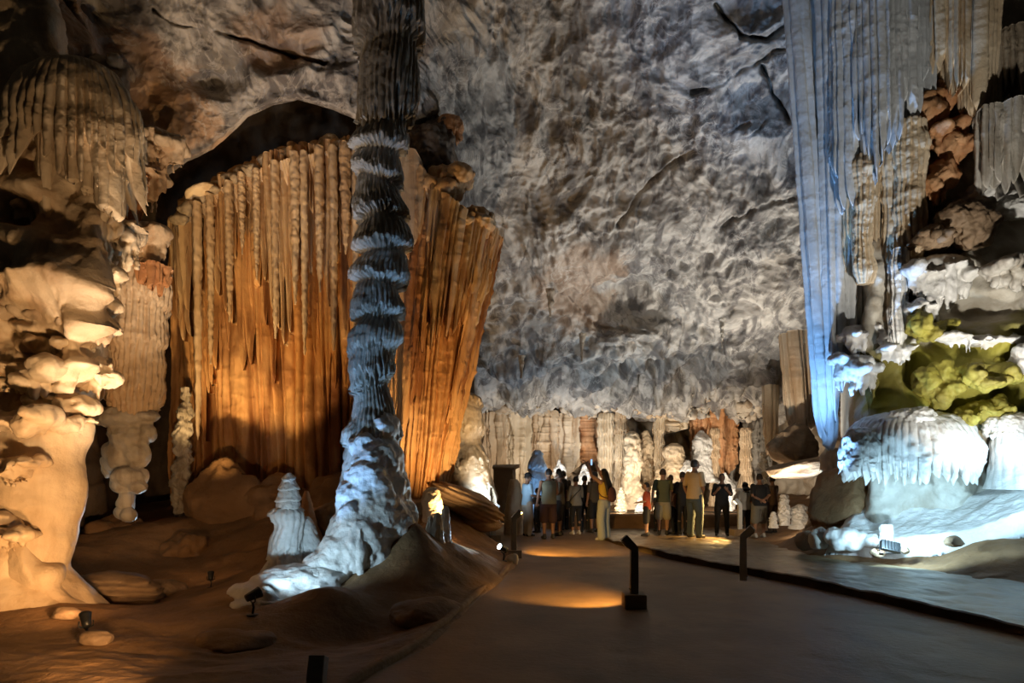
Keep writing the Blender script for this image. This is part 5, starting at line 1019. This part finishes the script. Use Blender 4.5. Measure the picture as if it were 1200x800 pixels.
    Mr = Matrix.Translation((b[0], b[1], zz)) @ Matrix.Rotation(face, 4, 'Z') @ Matrix.Scale(s, 4)
    r['_'] = 0; del r['_']
    return dict(root=r, M=Mr, arm=arm, hv=hv, s=s, lv=lv)
def carried(name, label, cat, q, pts_fn):
    """a thing worn or held: built in the person's own frame, placed as a thing of its own"""
    M = q['M']; t = thing(name, label, cat, (0, 0, 0))
    for (pn, g, mt, vx) in pts_fn(q):
        g.done(pn, mt, t, vx, 0, 0, 1)
    cs = np.concatenate([np.array([v.co[:] for v in c.data.vertices]) for c in t.children]) if t.children else np.zeros((1, 3))
    c0 = Vector(((cs[:, 0].min() + cs[:, 0].max()) / 2, (cs[:, 1].min() + cs[:, 1].max()) / 2, cs[:, 2].min()))
    for c in t.children:
        c.data.transform(Matrix.Translation(-c0))
    t.location = (M @ c0); t.rotation_euler = q['root'].rotation_euler; t.scale = q['root'].scale
    return t
K_SH = (.35, .52, .68); BLK = (.012, .012, .014)
p = person(618, 627, 18.1, 1.66, -1.15, 'person in light blue shirt and khaki trousers with black cap, guiding, facing right', (.34, .50, .62), (.42, .35, .27), 1, ('belly', 'hold'), cap=cloth(BLK), mask=cloth((.5, .45, .4)), sleeve=.75, btype='wide', build=1.06, pitch=-.25, shoe=M_SHOE)
p = person(643, 631, 17.4, 1.78, .25, 'person in olive sleeveless top and dark maroon shorts, seen from behind', (.20, .19, .125), (.055, .025, .025), 1, ('side', 'hold'), sleeve=.02, btype='long shorts', build=1.12, stance=.11, yaw=.3)
p = person(656, 627, 18.3, 1.70, 1.35, 'person in dark checked shirt and dark shorts with pale face mask, facing left', (.13, .105, .07), (.035, .03, .025), 1, ('hold', 'hold'), mask=cloth((.55, .62, .66)), sleeve=.8, btype='long shorts', build=1.0)
p = person(675, 626, 18.6, 1.58, .35, 'person in grey shirt and black cropped trousers with a bag, seen from behind', (.24, .22, .18), BLK, 1, ('side', 'front'), hair='bun', sleeve=1.6, btype='cropped', build=1.04, female=True, shoe=M_SHOEW)
def sbag(q):
    g = Parts(); g.ell((-.27, .0, .90), (.075, .11, .12)); st = Parts(); lv = q['lv']
    st.tube([(-.27, -.05, .98), lv((-.12, -.135, 1.18)), lv((.08, -.135, 1.36)), lv((.13, -.06, 1.47)), lv((.12, .03, 1.475))], [.013] * 5, 8)
    return [('pouch', g, cloth(BLK), .014), ('strap', st, cloth(BLK), .01)]
carried('shoulder_bag', 'black shoulder bag hung across the back of the person in grey shirt', 'bag', p, sbag)
p = person(685, 625, 19.4, 1.60, -.4, 'person in dark clothes half hidden behind the one in grey shirt', (.05, .045, .04), (.02, .02, .02), 1, ('down', 'down'), sleeve=1.5)
p = person(697, 626, 18.9, 1.68, .5, 'person in dark patterned shirt and black shorts behind the woman with raised arms', (.07, .055, .035), BLK, 1, ('down', 'front'), sleeve=.8, btype='long shorts')
p = person(655, 622, 20.0, 1.80, .2, 'person with dark head behind the one in olive top', (.05, .04, .03), (.03, .025, .02), 1, ('down', 'down'), sleeve=.8)
p = person(660, 622, 20.3, 1.74, -.3, 'person at the back of the group, only the head clear of the checked shirt', (.10, .08, .06), (.03, .03, .03), 0, ('down', 'down'), sleeve=.8)
p = person(630, 622, 19.2, 1.25, .9, 'child in dark clothes between the guide and the one in olive top', (.06, .05, .04), (.02, .02, .02), 1, ('front', 'down'), sleeve=.6)
p = person(708, 632, 17.0, 1.78, .85, 'woman in yellow top and pale loose trousers with very long hair, both arms raised', (.55, .36, .05), (.36, .37, .31), 0, ('raised', 'raised'), hair='verylong', sleeve=.02, btype='loose', build=.95, female=True, hem=1.0, pitch=.25, shoe=M_SHOEW)
def phone(q):
    a = q['arm']; c = (a[-1][2] + a[1][2]) / 2 + Vector((0, .05, .11)); g = Parts(); bm_ = np.array([(x, y, z) for x in (-.04, .04) for y in (-.005, .005) for z in (-.08, .08)])
    f = np.array([[0, 1, 3, 2], [4, 6, 7, 5], [0, 4, 5, 1], [2, 3, 7, 6], [0, 2, 6, 4], [1, 5, 7, 3]])
    V = bm_ + np.array(c); g.add(V, [f]); h = Parts(); h.add(bm_ * np.array([.9, .3, .9]) + np.array(c) + np.array([0, -.006, 0]), [f])
    return [('shell', g, M_PHONE, .004), ('screen', h, M_SCREEN, .002)]
carried('phone', 'phone with a bluish screen held up by the woman in yellow', 'phone', p, phone)
def pack(q):
    g = Parts(); lv = q['lv']; g.ell(lv((.02, -.21, 1.12)), (.14, .085, .19)); g.ell(lv((.02, -.25, 1.04)), (.10, .06, .10)); st = Parts()
    for sx in (-.1, .1): st.tube([lv((sx, -.15, 1.26)), lv((sx * 1.1, -.11, 1.40)), lv((sx * 1.1, .02, 1.47)), lv((sx * 1.2, .12, 1.36)), lv((sx * 1.3, .11, 1.2)), lv((sx * 1.5, -.02, 1.08)), lv((sx, -.16, 1.02))], [.016] * 7, 8)
    return [('pack_body', g, cloth((.085, .03, .022)), .014), ('strap', st, cloth((.085, .03, .022)), .011)]
carried('backpack', 'dark red brown backpack worn by the woman in yellow', 'backpack', p, pack)
p = person(758, 629, 17.5, 1.37, 1.25, 'child in red shirt and black shorts, facing left', (.42, .07, .03), (.02, .02, .02), 0, ('hold', 'down'), sleeve=.8, btype='long shorts')
p = person(777, 627, 17.9, 1.73, -.35, 'person in green T-shirt and pale shorts, hand raised to the chin', (.10, .11, .055), (.34, .31, .20), 0, ('side', 'chin'), hairmat=M_HAIRB, sleeve=.7, btype='long shorts', yaw=-.4, build=1.04)
p = person(771, 625, 19.4, 1.15, .2, 'small child in dark clothes standing behind the one in green T-shirt', (.05, .04, .035), BLK, 1, ('down', 'down'))
p = person(791, 626, 18.4, 1.36, .9, 'young person in dusty pink top and black trousers beside the big man', (.30, .16, .11), BLK, 0, ('front', 'down'), hair='bob', hairmat=M_HAIRB, sleeve=.1, female=True)
p = person(786, 623, 19.8, 1.60, -.6, 'person mostly hidden behind the one in green T-shirt, only head and shoulder showing', (.22, .17, .12), (.05, .05, .05), 0, ('down', 'down'), hairmat=M_HAIRB)
p = person(814, 628, 16.9, 1.93, -1.0, 'tall person in beige T-shirt and jeans, wearing black mask and looking up', (.50, .36, .20), (.055, .075, .085), 1, ('pocket', 'belly'), mask=cloth(BLK), sleeve=.8, btype='wide', build=1.12, pitch=.30, stance=.13, yaw=-.1)
p = person(800, 626, 18.2, 1.66, .3, 'person in black behind the left shoulder of the tall one in beige', BLK, BLK, 1, ('front', 'down'), sleeve=.8)
p = person(846, 628, 17.7, 1.60, 2.9, 'person all in black facing the camera, looking at something in the hands', (.016, .016, .018), (.014, .013, .013), 1, ('phone', 'phone'), mask=cloth(BLK), sleeve=.9, btype='trousers', build=1.08, pitch=-.25, stance=.14)
p = person(873, 626, 18.2, 1.47, .15, 'person in white T-shirt and black trousers with dark shoulder length hair', (.55, .52, .46), BLK, 0, ('front', 'front'), hair='bob', sleeve=.8, female=True, build=1.05)
p = person(890, 629, 17.8, 1.66, .15, 'person in black T-shirt and grey shorts with hands behind the back', (.014, .015, .018), (.17, .16, .13), 1, ('back', 'back'), sleeve=.7, btype='long shorts', build=1.18, stance=.12, shoe=M_SHOEW)
p = person(905, 626, 18.6, 1.55, .5, 'person in brown, partly hidden by the one with hands behind the back', (.14, .085, .05), (.06, .04, .03), 1, ('down', 'front'), sleeve=.5)
# ------------------------------------------------------------------ lamps of the cave and added fill spots
LG = .3
WARM = (1, .52, .2); WHITE = (1, .86, .68); COOL = (.52, .79, 1); BLUE = (.22, .50, 1); NEUT = (.86, .93, 1)
def spot(loc, tgt, W, col, size=80, blend=.6, rad=.05):
    l = bpy.data.lights.new('lamp_or_fill', 'SPOT'); l.energy = W * LG; l.color = col; l.spot_size = math.radians(size); l.spot_blend = blend; l.shadow_soft_size = rad
    o = bpy.data.objects.new('lamp_or_fill', l); C.objects.link(o); o.location = tuple(loc)
    o.rotation_euler = (Vector(tuple(tgt)) - Vector(tuple(loc))).to_track_quat('-Z', 'Y').to_euler()
    return o
def point(loc, W, col, rad=.08):
    l = bpy.data.lights.new('lamp_or_fill', 'POINT'); l.energy = W * LG; l.color = col; l.shadow_soft_size = rad
    o = bpy.data.objects.new('lamp_or_fill', l); C.objects.link(o); o.location = tuple(loc); return o
LG = 1.0
# left wall, from the black spotlight at its foot and unseen spots set nearer the path
spot(L_LEFT, P(30, 560, 8.6), 130, WARM, 130, .8)
spot(P(150, 800, 4.9), P(40, 560, 9), 520, (1, .56, .23), 75, .8, .1)
spot(P(190, 790, 5.2), P(40, 200, 9.5), 560, (1, .66, .36), 62, .8, .1)
# orange curtains, from lamps down in the gully and behind the mound
spot(P(240, 622, 12.1), P(250, 350, 15), 620, (1, .62, .25), 56, .45)
spot(P(305, 620, 12.1), P(312, 345, 15), 620, (1, .62, .25), 56, .45)
spot(P(372, 612, 12.0), P(385, 350, 15), 560, (1, .64, .28), 56, .45)
spot(P(545, 632, 12.2), P(515, 350, 14.5), 750, (1, .62, .26), 100, .6)
spot(L_GULLY, P(247, 600, 12.5), 8, WARM, 120, .6)
spot(P(192, 628, 12.4), P(170, 560, 11.6), 60, COOL, 130, .6)
# cool spots on the banded column
spot(L_COL, P(420, 560, 10.2), 110, COOL, 100, .6)
spot(L_PATH, P(440, 540, 10.2), 230, COOL, 75, .7)
spot(P(330, 660, 8.7), P(445, 350, 10.5), 300, BLUE, 75, .8)
# right: flood on the flowstone, blue on the hanging sheets
spot(P(1050, 630, 10.8), P(1090, 610, 12.6), 200, (.45, .76, 1), 150, .5)
spot(P(1190, 600, 10.0), P(1120, 590, 12.6), 70, (.45, .76, 1), 130, .6)  # extra unseen fill for the flowstone slope
spot(P(1330, 560, 9.3), P(1075, 570, 12.6), 380, (.45, .76, 1), 60, .7, .05)  # added spot out of frame, brightens the fall and slope
spot(P(975, 575, 12.2), P(958, 400, 13.2), 110, BLUE, 60, .7)
spot(P(945, 642, 11.7), P(962, 220, 13), 2000, BLUE, 50, .7)
spot(P(1260, 640, 7.6), P(1130, 170, 12.3), 1300, (1, .95, .85), 60, .8, .1)  # added out of frame to lift the dark upper right wall
spot(P(1180, 540, 10.0), P(1120, 430, 12.3), 210, (1, .95, .85), 95, .8, .1)  # unseen fill added to brighten the algae wall
# ceiling
spot(P(960, 600, 14.9), P(720, 80, 17), 800, (.66, .82, 1), 110, .9, .2)
spot(P(915, 612, 19.5), P(790, 190, 18.5), 2300, (1, .96, .88), 88, .9, .2)
spot(P(560, 600, 16.2), P(660, 440, 21.5), 420, (.66, .83, 1), 90, .9, .2)
spot(P(150, 700, 7.6), P(270, 40, 12), 1200, (1, .78, .56), 58, .9, .2)
# far chamber
for a, W in [(600, 350), (670, 380), (740, 330), (810, 400), (880, 370)]:
    spot(P(a, 606, 21.5), P(a, 530, 27), W, WHITE, 110, .6, .1)
spot(P(690, 606, 21.4), P(690, 440, 23.5), 420, (.56, .78, 1), 120, .8, .1)
spot(P(592, 598, 15.4), P(550, 512, 17.2), 170, (1, .78, .5), 50, .6, .05)
spot(P(640, 612, 19.9), P(630, 560, 21.6), 130, BLUE, 70, .7, .05)
spot(P(900, 588, 15.2), P(930, 450, 17.2), 420, WHITE, 75, .7, .05)  # added spot without a fixture, brightens the pinkish drapery
spot(P(928, 616, 15.9), P(930, 590, 17.4), 30, WHITE, 150, .6, .05)
# warm pools from the bent bollards
spot(P(724, 646, 8.4), P(682, 702, 9.0), 150, (1, .58, .17), 80, .6, .03)
spot(P(612, 600, 13.3), P(680, 640, 14.9), 420, (1, .58, .17), 80, .6, .03)
spot(P(856, 592, 17.0), P(790, 630, 16.4), 420, (1, .58, .17), 95, .6, .03)
# ------------------------------------------------------------------ camera and view
cam = bpy.data.cameras.new('camera'); co = bpy.data.objects.new('camera', cam); C.objects.link(co)
cam.sensor_width = 36; cam.lens = 24; co.location = (0, 0, CAMH); co.rotation_euler = (PI / 2, 0, 0)
cam.shift_y = 155 / 1200; cam.clip_end = 200
bpy.context.scene.camera = co
sc = bpy.context.scene
sc.view_settings.view_transform = 'Standard'; sc.view_settings.look = 'None'; sc.view_settings.gamma = 1; sc.view_settings.exposure = 0
sc.view_settings.use_curve_mapping = False
w = bpy.data.worlds.new('cave dark'); sc.world = w; w.use_nodes = True
w.node_tree.nodes['Background'].inputs['Color'].default_value = (.9, .75, .55, 1); w.node_tree.nodes['Background'].inputs['Strength'].default_value = .008
